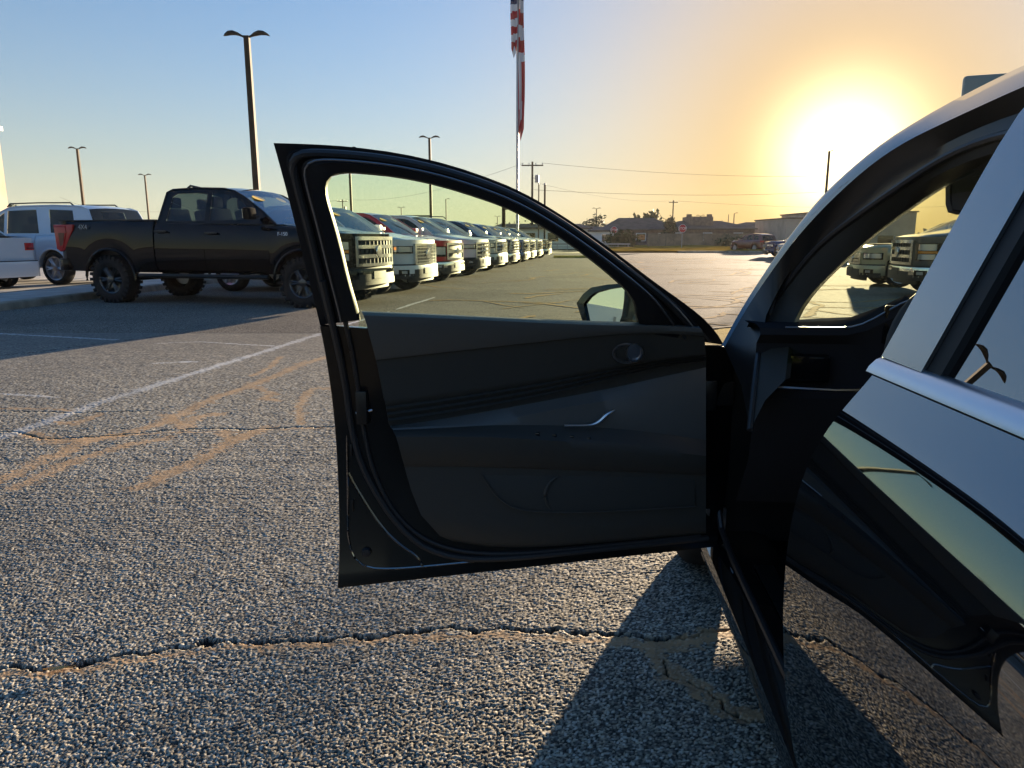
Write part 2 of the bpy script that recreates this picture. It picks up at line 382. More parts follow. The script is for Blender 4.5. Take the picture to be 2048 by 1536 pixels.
def near_patch():
    ys = [Y0]
    while ys[-1] < Y1: ys.append(ys[-1] * 1.00195)
    ys[-1] = Y1; ys = np.array(ys); us = np.arange(U0, U1 + 1e-6, .00195)
    us[-1] = U1
    Yg, Ug = np.meshgrid(ys, us, indexing='ij'); nr, nc = Yg.shape
    P = np.stack([(Ug * Yg).ravel(), Yg.ravel()], 1); n = len(P)
    c = .0068; Q = P / c + .35 * np.stack([vnoise(P, 60, 1), vnoise(P, 60, 2)], 1); I = np.floor(Q)
    d1 = np.full(n, 9.0); r1 = np.zeros(n); r2 = np.zeros(n); r3 = np.zeros(n)
    for di in (-1, 0, 1):
        for dj in (-1, 0, 1):
            i, j = I[:, 0] + di, I[:, 1] + dj
            dx = i + .5 + .8 * (hash2(i, j, 1) - .5) - Q[:, 0]; dy = j + .5 + .8 * (hash2(i, j, 2) - .5) - Q[:, 1]
            dd = np.hypot(dx, dy); k = dd < d1
            d1[k] = dd[k]; r1[k] = hash2(i, j, 3)[k]; r2[k] = hash2(i, j, 4)[k]; r3[k] = hash2(i, j, 5)[k]
    dome = np.sqrt(np.clip(1 - (d1 / .62) ** 2, 0, 1))
    lod = np.clip(1 - (P[:, 1] - 4.2) / 4.8, .12, 1)     # stones too small for this mesh spacing fade into the material
    h = dome * (.35 + .65 * r1) * .0040 * lod
    t1 = r2[:, None]
    dark = np.array([.050, .049, .046]); mid = np.array([.225, .215, .190]); tan = np.array([.46, .41, .31]); pale = np.array([.66, .64, .57])
    stone = np.where(t1 < .38, dark + (mid - dark) * t1 / .38, np.where(t1 < .72, mid + (tan - mid) * (t1 - .38) / .34, tan + (pale - tan) * (t1 - .72) / .28))
    binder = np.array([.038, .037, .036])
    g = np.clip((dome - .25) / .35, 0, 1)[:, None]
    col = binder * (1 - g) + stone * g
    col = col * (.12 + .88 * lod[:, None]) + np.array([.158, .150, .136]) * (.88 - .88 * lod[:, None])
    z = .001 + h + .0016 * vnoise(P, 9, 7) + .0007 * vnoise(P, 33, 8)
    wob = .45 + 1.1 * vnoise(P, 24, 11) * vnoise(P, 90, 12) * 2
    sand = np.array([.42, .275, .15]); ink = np.array([.012, .011, .010]); white = np.array([.52, .53, .53])
    PJ = P + np.column_stack([(vnoise(P, k_, 30 + i) - .5) * a_ + (vnoise(P, k2, 40 + i) - .5) * a2 for i, (k_, a_, k2, a2) in enumerate(((28, .030, 95, .012), (28, .030, 95, .012)))])
    for kind, half, poly in LINES:
        d = dist_to(PJ if kind != 'paint' else P, poly) / (half * wob)
        w = np.clip((1.25 - d) / .5, 0, 1)
        if kind == 'dirt':
            w = np.clip(w * 1.75 - .9 * vnoise(P, 130, 15), 0, 1) * (.5 + .5 * vnoise(P, 45, 5)) * np.clip(1.2 - .55 * r1 * (dome > .5), 0, 1)
            z = z * (1 - .75 * w) + (.0032 + .001 * vnoise(P, 120, 9)) * .75 * w
            col = col * (1 - w[:, None]) + sand * (.75 + .5 * vnoise(P, 14, 3)[:, None]) * w[:, None]
        elif kind == 'crack':
            z = z * (1 - w) + (-.011) * w
            col = col * (1 - w[:, None]) + ink * w[:, None]
        else:
            w = w * (.35 + .6 * (vnoise(P, 70, 6) > .30)) * (.45 + .55 * (dome > .35)) * np.clip(.55 + 1.1 * vnoise(P, 1.3, 21), 0, 1)
            col = col * (1 - w[:, None]) + white * w[:, None]
    edge = np.zeros((nr, nc), bool); edge[0] = edge[-1] = True; edge[:, 0] = edge[:, -1] = True
    z = np.where(edge.ravel(), -.01, z)
    me = bpy.data.meshes.new('asphalt_chips')
    me.vertices.add(n); me.vertices.foreach_set('co', np.column_stack([P, z]).astype(np.float32).ravel())
    a = (np.arange(nr - 1)[:, None] * nc + np.arange(nc - 1)[None]).ravel()
    quads = np.stack([a, a + 1, a + nc + 1, a + nc], 1).astype(np.int32); nf = len(quads)
    me.loops.add(nf * 4); me.loops.foreach_set('vertex_index', quads.ravel())
    me.polygons.add(nf); me.polygons.foreach_set('loop_start', np.arange(0, nf * 4, 4, dtype=np.int32))
    me.update(calc_edges=True)
    me.polygons.foreach_set('use_smooth', np.ones(nf, bool))
    ca = me.attributes.new('Col', 'FLOAT_COLOR', 'POINT')
    ca.data.foreach_set('color', np.column_stack([col, np.ones(n)]).astype(np.float32).ravel())
    me.materials.append(M['asphalt_near'])
    o = bpy.data.objects.new('asphalt_pavement', me); COL.objects.link(o); tag(o, kind='structure')
near_patch()
def sheet(name, polys, z, m):
    b = MB()
    for p in polys: b.add([(x, y, z) for x, y in p], [list(range(len(p)))])
    return tag(b.build(name, m, smooth=0), kind='structure')
LX0, LX1, LY0, LY1 = -8.35, 60, -45, 62
sheet('ground', [[(-2500, -2500), (2500, -2500), (2500, 4500), (-2500, 4500)]], -.03, M['field'])
a0, a1, b0, b1 = U0 * Y0 + .012, U1 * Y0 - .012, U0 * Y1 + .03, U1 * Y1 - .03
yA, yB = Y0 + .01, Y1 - .03
sheet('parking_lot', [[(LX0 - .3, LY0), (LX1, LY0), (LX1, yA), (a1, yA), (a0, yA), (LX0 - .3, yA)],
                      [(LX0 - .9, yA), (a0, yA), (b0, yB), (LX0 - .9, yB)], [(a1, yA), (LX1, yA), (LX1, yB), (b1, yB)],
                      [(LX0 - .9, yB), (b0, yB), (b1, yB), (LX1, yB), (LX1, LY1), (LX0 + 1, LY1)]], .004, M['asphalt'])
# strips of dust, crack and paint farther out than the closely modelled patch
def strip(name, pts, half, z, m, wob=.35):
    pts = resample([(*p, 0) for p in pts], max(4, len(pts) * 5)); rows = []
    for i, p in enumerate(pts):
        t = (pts[min(i + 1, len(pts) - 1)] - pts[max(i - 1, 0)]).normalized(); nn = Vector((-t.y, t.x, 0))
        w = half * (1 + random.uniform(-wob, wob)); e = min(1, .15 + min(i, len(pts) - 1 - i) * .5); o_ = random.uniform(-.3, .3) * half
        rows.append([p + nn * (o_ + w * e), p + nn * (o_ - w * e)])
    return [[(q.x, q.y, z) for q in r] for r in rows]
far = {'dirt': MB(), 'paint': MB(), 'crack': MB()}
for az_i in range(1):
    dv = Vector((math.sin(R(8.3)), math.cos(R(8.3)), 0)); st = Vector((-2.36, 9.0, 0))
    for k in range(2):
        a = st + dv * (k * 3.0); far['paint'].grid(strip('l', [a[:2], (a + dv * 2.7)[:2]], .045, .009, None, .15))
rs = random.Random(11)
for k in range(125):
    if k < 90: Y = rs.uniform(10, 48); x = rs.uniform(.10, .42) * Y
    else: Y = rs.uniform(9.2, 34); x = rs.uniform(-.16, .12) * Y
    ang = rs.gauss(0, .35); pts = [(x, Y)]
    for q in range(rs.randint(3, 7)):
        ang += rs.gauss(0, .45); pts.append((pts[-1][0] + .45 * math.cos(ang), pts[-1][1] + .45 * math.sin(ang) * 1.3))
    far['dirt'].grid(strip('d', pts, rs.uniform(.015, .05) * (1 + Y / 40), .008 + .00002 * k, None, .6))
for k in range(14):
    Y = rs.uniform(9.3, 40); x = rs.uniform(-.3, .45) * Y; pts = [(x, Y)]; ang = rs.choice([0, 0, 1.4])
    for q in range(12):
        ang += rs.gauss(0, .2); pts.append((pts[-1][0] + .7 * math.cos(ang), pts[-1][1] + .7 * math.sin(ang)))
    far['crack'].grid(strip('c', pts, .012, .0125 + .0001 * k, None, .5))
tag(far['dirt'].build('crack_dust', M['dirt'], smooth=0), kind='structure')
tag(far['paint'].build('painted_line', M['line_paint'], smooth=0), kind='structure')
tag(far['crack'].build('pavement_crack', M['crack'], smooth=0), kind='structure')
# kerb, sidewalk and the pale lot behind the trucks
kd = Vector((math.sin(R(3.5)), math.cos(R(3.5)), 0)); kp = Vector((-8.32, 11.5, 0))
def kpt(a, off): v = kp + kd * a + Vector((-kd.y, kd.x, 0)) * off; return v
kb = MB(); L0, L1 = -40, 52
for k in range(31):
    a, b = L0 + k * 3.0, L0 + k * 3.0 + 2.985
    for_rows = [[kpt(t, 0).xyz + Vector((0, 0, -.02)), kpt(t, .02) + Vector((0, 0, .11)), kpt(t, .045) + Vector((0, 0, .135)), kpt(t, .17) + Vector((0, 0, .137)), kpt(t, .17) + Vector((0, 0, -.02))] for t in (a, b)]
    q = MB().grid(for_rows); q.add([p for p in for_rows[0]], [list(range(5))]); q.add([p for p in for_rows[1]], [list(range(5))])
    kb.add(q.v, q.f)
tag(kb.build('kerb', M['kerb'], smooth=30), kind='structure')
sheet('sidewalk', [[kpt(L0, .17)[:2], kpt(L1, .17)[:2], kpt(L1, 1.75)[:2], kpt(L0, 1.75)[:2]]], .128, M['concrete'])
kb2 = MB()
kb2.grid([[kpt(t, 1.75) + Vector((0, 0, z)) for z in (.135, -.02)] for t in (L0, L1)])
kb2.grid([[kpt(t, o_) + Vector((0, 0, .135)) for o_ in (1.62, 1.75)] for t in (L0, L1)])
lf = gnd(112, 1339, .012); t_ = thing('dry_leaf', lf, .2, 'small curled tan leaf lying on the long crack near the left edge', 'leaf')
q_ = MB(); q_.grid([[Vector((u * .032, w * .009 * (1 - u * u) , .004 * w * w + .003 * u * u)) for w in (-1, -.5, 0, .5, 1)] for u in np.linspace(-1, 1, 9)]); q_.build('blade', mat('dry_leaf_tan', (.52, .34, .13), rough=.8), t_)
MB().tube([(.030, 0, .003), (.040, .004, .002), (.046, .010, .001)], .0009, 5).build('stalk', mat('dry_leaf_stalk', (.34, .22, .10), rough=.8), t_)
tag(kb2.build('kerb', M['kerb'], smooth=0), kind='structure')
sheet('concrete_lot', [[kpt(L0, 1.75)[:2], kpt(L1 + 30, 1.75)[:2], kpt(L1 + 30, 70)[:2], kpt(L0, 70)[:2]]], .002, M['concrete'])

# ------------------------------------------------------------------ vehicles
BULGE = [(0, .07), (.12, .02), (.3, 0), (.55, 0), (.72, .008), (.80, .02), (.86, .028), (.92, .045), (.97, .07), (1, .11)]
def wheel(parent, loc, side, S, rim_mat, style, treads=0):
    Rt, Wt = S['R'], S.get('tw', .28)
    b = MB(); h = Wt / 2; rr = S.get('rim', .27)
    b.lathe([(rr, -h * .85), (rr + .03, -h), (Rt * .80, -h * 1.03), (Rt - .03, -h * .92), (Rt - .006, -h * .7), (Rt, -h * .3), (Rt, h * .3), (Rt - .006, h * .7),
             (Rt - .03, h * .92), (Rt * .80, h * 1.03), (rr + .03, h), (rr, h * .85)], 40, 'y')
    if treads:
        for k in range(treads):
            a = 2 * math.pi * k / treads
            for sg in (-1, 1):
                a2 = a + (.5 * 2 * math.pi / treads if sg > 0 else 0)
                rot = Matrix.Rotation(-a2, 3, 'Y')
                b.box(rot @ Vector((Rt + .001, sg * h * .74, 0)), (.022, h * .62, .052), rot)
                b.box(rot @ Vector((Rt - .035, sg * h * 1.0, 0)), (.06, .02, .045), rot)
    w = b.build('wheel', M['tyre'], parent); w.location = loc
    r = MB(); o = side * (h * .80)
    r.lathe([(rr + .012, o), (rr + .002, o + side * .012), (rr - .02, o), (rr - .035, o - side * .09), (.02, o - side * .10)], 32, 'y')
    if style == 'multi':
        for k in range(6):
            for e in (-.13, .13):
                a = 2 * math.pi * k / 6 + e; a2 = 2 * math.pi * k / 6 + e * .4
                p0 = Vector((.05 * math.cos(a2), o - side * .025, .05 * math.sin(a2))); p1 = Vector(((rr - .012) * math.cos(a), o - side * .012, (rr - .012) * math.sin(a)))
                r.tube([p0, p0.lerp(p1, .6) + Vector((0, side * .008, 0)), p1], [.026, .021, .019], 6)
    else:
        for k in range(6):
            a = 2 * math.pi * k / 6
            p0 = Vector((.04 * math.cos(a), o - side * .02, .04 * math.sin(a))); p1 = Vector(((rr - .012) * math.cos(a), o - side * .015, (rr - .012) * math.sin(a)))
            r.tube([p0, p1], [.045, .032], 6)
    r.lathe([(.075, o - side * .06), (.07, o + side * .012), (.03, o + side * .02), (.0, o + side * .02)], 16, 'y')
    r.build('rim', rim_mat, w)
    d = MB(); d.lathe([(.02, o - side * .13), (rr * .75, o - side * .13), (rr * .75, o - side * .15)], 24, 'y')
    d.build('brake_disc', M['steel'], w)
    return w

def front_plan(S):
    W, XF = S['W'], S['XF']; c = S.get('corner', .50); bow = S.get('bow', .12); cw = S.get('cw', .40)
    pts = [(XF - bow * (y / W) ** 2, y) for y in np.linspace(0, W - cw, 7)]
    x0 = pts[-1][0]
    for a in np.linspace(.18, 1, 9):
        t = a * math.pi / 2
        pts.append((x0 - c * (1 - math.cos(t)), W - cw + cw * math.sin(t)))
    return [Vector((x, y, 0)) for x, y in pts]
def plan_at(plan, p):
    """point on the plan curve, p in [-1, 1] from right corner to left corner"""
    q = resample(plan, 41); a = abs(p) * 40; i = min(39, int(a)); v = q[i].lerp(q[i + 1], a - i)
    return Vector((v.x, math.copysign(v.y, p), 0))
def plan_band(mb, plan, p0, p1, z0, z1, off=0, th=.03, n=12, inset=0, mi=0, xs=1):
    """a band wrapped on the plan curve between heights, off in front of it, th deep"""
    rows = []
    for z, k in ((z0, 0), (z1, 1)):
        r = []
        for i in range(n + 1):
            p = p0 + (p1 - p0) * i / n; v = plan_at(plan, p); d = Vector((v.x - plan[-1].x + .25, v.y * .55, 0)).normalized()
            r.append((v, d, z - (0)))
        rows.append(r)
    F = [[Vector((v.x, v.y, z)) + d * off for v, d, z in r] for r in rows]
    B = [[Vector((v.x, v.y, z)) + d * (off - th) for v, d, z in r] for r in rows]
    for q in F + B:
        for v in q: v.x *= xs
    mb.grid([F[0], F[1], B[1], B[0]], mi, cu=True)
    for e in (0, -1): mb.add([F[0][e], F[1][e], B[1][e], B[0][e]], [(0, 1, 2, 3)], mi)

def text_mesh(name, txt, size, m, parent, mtx, depth=.0012):
    cu = bpy.data.curves.new(name, 'FONT'); cu.body = txt; cu.size = size; cu.extrude = depth; cu.align_x = 'CENTER'; cu.align_y = 'CENTER'
    t = bpy.data.objects.new(name, cu); COL.objects.link(t)
    dg = bpy.context.evaluated_depsgraph_get(); me = bpy.data.meshes.new_from_object(t.evaluated_get(dg))
    bpy.data.objects.remove(t); me.name = name; me.materials.clear(); me.materials.append(m)
    me.transform(mtx)
    o = bpy.data.objects.new(name, me); COL.objects.link(o); o.parent = parent
    return o

def vehicle(S, name, label, cat, loc, heading, body_paint, group=None, detail=1):
    """heading: angle of the vehicle's nose, measured from +X"""
    t = thing(name, (*loc, 0), heading, label, cat, group)
    W, zb, xf, xr, Rt = S['W'], S['zb'], S['xf'], S['xr'], S['R']; Ra = S['Ra']; P = body_paint
    top = S['top']; XC = S['cowl'][0]
    plan = front_plan(S); rplan = [Vector((-(v.x - S['XF']) * .55 + 0, v.y, 0)) for v in plan]
    xfe = plan[-1].x; xre = S['XR'] + .42 * .62
    rplan = front_plan(dict(W=W, XF=-S['XR'], corner=.22, bow=.05, cw=.2)); xre = -rplan[-1].x
    def zbot(x):
        z = zb
        for xc in (xf, xr):
            d = abs(x - xc)
            if d < Ra: z = max(z, Rt + math.sqrt(Ra * Ra - d * d))
        return z
    def skin(x0, x1, side):
        xs = list(np.linspace(x0, x1, max(3, int((x1 - x0) / .16))))
        for xc in (xf, xr):
            for a in np.linspace(0, math.pi, 13):
                x = xc + Ra * math.cos(a) * .9999
                if x0 < x < x1: xs.append(x)
        xs = sorted(xs); rows = []
        for x in xs:
            z0, z1 = zbot(x), interp(top, x); r = [Vector((x, side * (W - .12), z0 + .005))]
            fl = S.get("flare", .022) * max(0, 1 - min(max(0, abs(x - xc) - Ra) for xc in (xf, xr)) / .16)
            for k, bz in BULGE:
                z = z0 + (z1 - z0) * k; y = W - bz
                if fl and k < .45: y = W - min(bz, .03) + fl * (1 - k / .45)
                r.append(Vector((x, side * y, z)))
            r.append(Vector((x, side * (W - .16), z1 - .002)))
            rows.append(r)
        b = MB().grid(rows)
        for e in (0, -1): b.grid([rows[e], [v - Vector((0, side * .05, 0)) for v in rows[e]]])
        return b
    hd = M['black_satin'] if S.get('dark_handles', 1) else M['chrome']
    for side in (1, -1):
        for pn, x0, x1 in S['panels']:
            x0 = xre if x0 is None else x0; x1 = xfe if x1 is None else x1
            o = skin(x0, x1, side).build(pn, P, t)
            if pn == 'door' and detail:
                zt = interp(top, x0) - .15; xh = x0 + .14
                h = MB().box((xh + .02, side * (W + .028), zt), (.24, .022, .035)).box((xh - .07, side * (W + .008), zt), (.04, .04, .03)).box((xh + .11, side * (W + .008), zt), (.04, .04, .03))
                h.build('handle', hd, o, bevel=.008)
        # arch lips
        if detail:
            for xc in (xf, xr):
                a = MB().tube([(xc + (Ra - .004) * math.cos(q), side * (W + .012), Rt + (Ra - .004) * math.sin(q)) for q in np.linspace(-.05, math.pi + .05, 22)], .026, 6)
                a.build('arch_trim', M['black_satin'] if S.get('dark_arch', 1) else P, t)
    # dark inside: floor, wheel wells, frame
    u = MB(); u.box(((xf + xr) / 2, 0, zb + .14), (xf - xr - 2 * Ra - .02, 2 * W - .2, .26))
    u.box(((S['XF'] + S['XR']) / 2, 0, zb + .12), (S['XF'] - S['XR'] - .5, 1.16, .30))
    for xc in (xf, xr):
        u.box((xc, 0, Rt + Ra * .55 + .2), (2 * Ra + .1, 1.16, .5)); u.tube([(xc, -W + .25, Rt), (xc, W - .25, Rt)], .05, 8)
        u.box((xc, 0, interp(top, xc) - .12), (2 * Ra + .1, 2 * W - .32, .04))
    u.build('underbody', M['underbody'], t)
    # hood
    zc = S['cowl'][1]; zn = interp(top, xfe); rows = []
    ps = np.linspace(-1, 1, 21)
    for j in range(9):
        s = j / 8; r = []
        for p in ps:
            f = plan_at(plan, p); k = (W - .112) / W
            bx = XC + .14 * (1 - p * p); by = p * (W - .112); fx, fy = f.x - .03, f.y * k
            cr = S.get('crown', .06) * (1 - min(1, abs(by / W)) ** 3)
            x = bx + (fx - bx) * s; y = by + (fy - by) * s
            z = interp(top, min(max(x, XC), xfe)) + cr * (1 - .35 * s) - S.get('droop', .05) * max(0, (s - .72) / .28) ** 2
            if abs(p) > .5 and abs(p) < .72: z += .012
            r.append(Vector((x, y, z)))
        rows.append(r)
    b = MB().grid(rows); b.build('hood', P, t)
    # front face
    zf0, zf1 = S['face']; fb = MB(); plan_band(fb, plan, -1, 1, zf0, zn - .01, -.01, .06, 26)
    lip = [[rows[-1][i] for i in range(21)], [Vector((*(plan_at(plan, p) * 1.0).xy, zn - .01)) - Vector((.01, 0, 0)) for p in ps]]
    fb.grid(lip); fb.build('front_panel', P, t)
    gm = S.get('grille_mat', M['chrome']); g = MB()
    gp = S['grille_p']; g0, g1 = S['grille_z']
    gb = MB(); plan_band(gb, plan, -gp, gp, g0, g1, .012, .04, 14); go = gb.build('grille', M['plastic'], t)
    fr = MB(); w_ = S.get('gframe', .05)
    plan_band(fr, plan, -gp - .02, gp + .02, g1 - w_, g1 + .012, .045, .06, 14); plan_band(fr, plan, -gp - .02, gp + .02, g0 - .012, g0 + w_ * .8, .045, .06, 14)
    for sg in (-1, 1): plan_band(fr, plan, sg * (gp + .02), sg * (gp - .035), g0, g1, .043, .06, 2)
    fr.build('grille_frame', gm, go)
    for k in range(S['bars']):
        z = g0 + (g1 - g0) * (k + 1) / (S['bars'] + 1); q = MB(); hb = S.get('barh', .03)
        plan_band(q, plan, -gp + .03, gp - .03, z - hb, z + hb, .040, .05, 14); q.build('grille_bar', gm, go)
    vb = MB()
    for k in range(S.get('vbars', 0)):
        p = -gp + 2 * gp * (k + 1) / (S['vbars'] + 1); plan_band(vb, plan, p - .009, p + .009, g0 + .02, g1 - .02, .028, .03, 1)
    if S.get('vbars'): vb.build('grille_mesh', gm if S.get('meshbright') else M['plastic'], go)
    em = MB(); em.lathe([(0, .02), (.10, .015), (.105, 0)], 20, 'x', (plan_at(plan, 0).x + .05, 0, (g0 + g1) / 2)); em.build('front_badge', S.get('badge_mat', M['chrome']), t)
    # lamps
    l0, l1, z0, z1 = S['lamp']
    for sg in (-1, 1):
        hb_ = MB(); plan_band(hb_, plan, sg * l0, sg * l1, z0, z1, .016, .05, 6); ho = hb_.build('headlight', M['black_gloss'], t)
        e = MB(); d = l1 - l0; hz = z1 - z0
        if S.get('lampstyle') == 'stack':
            plan_band(e, plan, sg * (l0 + d * .15), sg * (l0 + d * .85), z0 + hz * .58, z1 - hz * .06, .022, .03, 5); plan_band(e, plan, sg * (l0 + d * .15), sg * (l0 + d * .85), z0 + hz * .05, z0 + hz * .36, .022, .03, 5)
            q = MB(); plan_band(q, plan, sg * (l0 + d * .15), sg * (l0 + d * .9), z0 + hz * .41, z0 + hz * .54, .024, .03, 5); q.build('indicator', M['amber'], ho)
        else:
            plan_band(e, plan, sg * (l0 + d * .06), sg * (l0 + d * .94), z0 + hz * .2, z1 - hz * .1, .020, .03, 5)
        e.build('lamp_lens', M['lens'], ho)
    # bumper
    b0, b1 = S['bumper']; bm_ = S.get('bumper_mat') or P; bp = MB()
    plan_band(bp, plan, -1.0, 1.0, b0 + .04, b1, .055, .10, 26); plan_band(bp, plan, -.86, .86, b0, b0 + .06, .025, .08, 18)
    bo = bp.build('bumper', bm_, t, bevel=.012)
    q = MB(); plan_band(q, plan, -.50, .50, b0 + .06, b1 - .09, .060, .05, 10); q.build('bumper_intake', M['plastic'], bo)
    q = MB(); plan_band(q, plan, -.98, .98, b1 - .002, b1 + .028, .02, .06, 20); q.build('bumper_gap', M['plastic'], bo)
    q = MB(); plan_band(q, plan, -.17, .17, b0 + .09, b0 + .22, .066, .02, 4); q.build('plate_holder', M['plastic'], bo)
    for sg in (-1, 1):
        q = MB(); plan_band(q, plan, sg * .62, sg * .80, b0 + .08, b0 + .19, .061, .05, 4); q.build('fog_lamp', M['black_gloss'], bo)
        q = MB(); plan_band(q, plan, sg * .66, sg * .75, b0 + .105, b0 + .165, .064, .04, 3); q.build('fog_lens', M['lens'], bo)
    q = MB(); plan_band(q, plan, -.60, .60, b0 - .09, b0 + .0, -.05, .05, 10); plan_band(q, plan, -.93, .93, b0 - .01, b0 + S.get('valance', .10), .058, .06, 20); q.build('air_dam', M['plastic'], t)
    # rear
    rz0, rz1 = S['rear']; q = MB(); plan_band(q, rplan, -1, 1, rz0, interp(top, xre) - .004, -.0, .05, 22, xs=-1); q.build('tailgate' if S.get('bed') else 'rear_panel', P, t)
    for sg in (-1, 1):
        ta, tb, tz0, tz1 = S['tail']; q = MB()
        if S.get('tail_shape') == 'wedge':
            # tall lamp on the corner, narrowing downwards on the side
            yy = W + .004; zt, zl = tz1, tz0
            poly = [(S['XR'] + .02, zt), (S['XR'] + .46, zt), (S['XR'] + .45, zt - .10), (S['XR'] + .22, zl + .03), (S['XR'] + .12, zl), (S['XR'] + .04, zl + .05)]
            q.prism(poly, lambda u, w, d: Vector((u, sg * d, w)), W - .10, yy); lo = q.build('tail_light', M['red_lens'], t, bevel=.012)
            q = MB(); c_ = [(S['XR'] + .12, zt - .15), (S['XR'] + .26, zt - .15), (S['XR'] + .20, zl + .12), (S['XR'] + .13, zl + .10)]
            q.prism(c_, lambda u, w, d: Vector((u, sg * d, w)), W, yy + .006); q.build('lamp_core', M['dark_red'], lo)
            q = MB().tube([(S['XR'] + .05, sg * (yy + .004), zt - .03), (S['XR'] + .30, sg * (yy + .004), zt - .03), (S['XR'] + .30, sg * (yy + .004), zt - .14), (S['XR'] + .19, sg * (yy + .004), zl + .06)], .011, 6); q.build('lamp_strip', M['red_lens'], lo)
        else:
            plan_band(q, rplan, sg * ta, sg * tb, tz0, tz1, .015, .05, 6, xs=-1); lo = q.build('tail_light', M['red_lens'], t)
            q = MB(); plan_band(q, rplan, sg * (ta + .03), sg * (tb - .03), tz0 + .03, tz0 + (tz1 - tz0) * .35, .02, .05, 6, xs=-1); q.build('lamp_core', M['dark_red'], lo)
    r0, r1 = S['rbumper']; q = MB(); plan_band(q, rplan, -1, 1, r0, r1, .07, .16, 22, xs=-1); ro = q.build('rear_bumper', S.get('rbumper_mat') or P, t, bevel=.012)
    q = MB(); plan_band(q, rplan, -.99, .99, r1, r1 + .018, .06, .14, 22, xs=-1); q.build('step_pad', M['plastic'], ro)
    if S.get('bed'):
        x0, x1 = S['XR'] + .06, S['bed']; zr = interp(top, x0); q = MB()
        q.box(((x0 + x1) / 2, 0, zb + .32), (x1 - x0, 2 * W - .34, .05)); q.box((x1 - .03, 0, (zb + .3 + zr) / 2), (.05, 2 * W - .3, zr - zb - .34))
        for sg in (-1, 1): q.box(((x0 + x1) / 2, sg * (W - .17), (zb + .3 + zr) / 2), (x1 - x0, .05, zr - zb - .3)); q.box(((x0 + x1) / 2, sg * (W - .13), zr + .006), (x1 - x0, .09, .022))
        q.build('bed_liner', M['plastic'], t)
    elif S.get('deck'):
        x0, x1 = S['XR'] + .03, S['deck']; rows = []
        for x in np.linspace(x0, x1, 6): rows.append([Vector((x, y, interp(top, x) + .03 * (1 - (y / W) ** 2))) for y in np.linspace(-W + .11, W - .11, 9)])
        MB().grid(rows).build('trunk_lid', P, t)
    # cab
    O, zbt, zr_ = S['O'], S['belt'], S['roof']; Wb, Wt = W - .115, W - S.get('tumble', .29)
    yc = lambda z: Wb + (Wt - Wb) * (z - zbt) / (zr_ - zbt)
    a, b_ = S['roof_idx']; fr_ = [-1, -.93, -.7, -.35, 0, .35, .7, .93, 1]
    def cab_pt(k, f, bulge):
        x, z = O[k]; return Vector((x + bulge * (1 - f * f), f * yc(z), z + (S.get('rcrown', .045) * (1 - abs(f) ** 2.5) if a <= k <= b_ else 0)))
    q = MB(); q.grid([[cab_pt(k, f, .05 if k == a else -.04 if k == b_ else 0) for f in fr_] for k in range(a, b_ + 1)])
    q.build('roof', P, t)
    q = MB(); q.grid([[cab_pt(k, f, .22 - .12 * k / a) for f in fr_] for k in range(0, a + 1)])
    ws = q.build('windscreen', S.get('ws_mat', M['glass_clear']), t)
    q = MB(); q.grid([[cab_pt(k, f, -.04) for f in fr_] for k in range(b_, len(O))])
    q.build('rear_window', S.get('rw_mat', M['glass_tint']), t)
    for side in (1, -1):
        q = MB(); q.plate([(x, z) for x, z in O], S['win'], lambda x, z: Vector((x, side * (yc(z) + .002), z)))
        fo = q.build('cab_side_frame', P, t)
        q = MB().tube([(x, side * (yc(z) - .006), z + .004) for x, z in O], .022, 6); q.build('roof_rail' if 0 else 'drip_rail', P, t)
        for wi, w in enumerate(S['win']):
            q = MB().prism(w, lambda x, z, d: Vector((x, side * (yc(z) - d), z)), .014, .010); q.build('side_window', S.get('sw_mat', M['glass_tint'])[wi] if isinstance(S.get('sw_mat'), list) else S.get('sw_mat', M['glass_tint']), t)
            if detail and S.get('chrome_line'):
                k = [p for p in w if p[1] < zbt + .09]; q = MB().tube([(min(p[0] for p in k), side * (Wb - .004), zbt + .055), (max(p[0] for p in k), side * (Wb - .004), zbt + .055)], .012, 5); q.build('window_moulding', M['chrome'], t)
        mx_, mz = S['mirror']; q = MB().box((mx_, side * (W + .14), mz), (.14, .22, .20)); q2 = MB()
        mo = q.build('side_mirror', S.get('mirror_mat') or P, t, bevel=.045); q2.box((mx_ - .0, side * (W + .0), mz - .05), (.06, .16, .05)); q2.build('mirror_arm', M['plastic'], mo, bevel=.01)
        q2 = MB().box((mx_ - .071, side * (W + .14), mz), (.004, .17, .15)); q2.build('mirror_glass', M['mirror'], mo)
    # inside
    zs = zbt - .42; q = MB(); q.box((XC - .05, 0, zbt - .10), (.55, 2 * Wb - .1, .16)); q.build('dashboard', M['seat'], t, bevel=.03)
    for sx in S['seats']:
        for sy in (-.38, .38):
            q = MB(); q.box((sx, sy, zs), (.5, .5, .18)); q.box((sx - .26, sy, zs + .36), (.16, .48, .66), Matrix.Rotation(R(-12), 3, 'Y')); q.box((sx - .36, sy, zs + .80), (.10, .26, .20))
            q.build('seat', M['seat'], t, bevel=.04)
    q = MB().lathe([(.18 + .016 * math.cos(k), .016 * math.sin(k)) for k in np.linspace(0, 2 * math.pi, 7)[:-1]], 20, 'x', (0, 0, 0), closed=True); so_ = q.build('steering_wheel', M['plastic'], t); so_.location = (XC - .48, .38, zbt - .02); so_.rotation_euler = (0, R(20), 0)
    # wheels
    for xc in (xf, xr):
        for side in (1, -1): wheel(t, (xc, side * (W - S.get('tw', .28) / 2 + S.get('poke', 0)), Rt), side, S, S.get('rim_mat', M['alloy']), S.get('rim_style', 'five'), S.get('treads', 0))
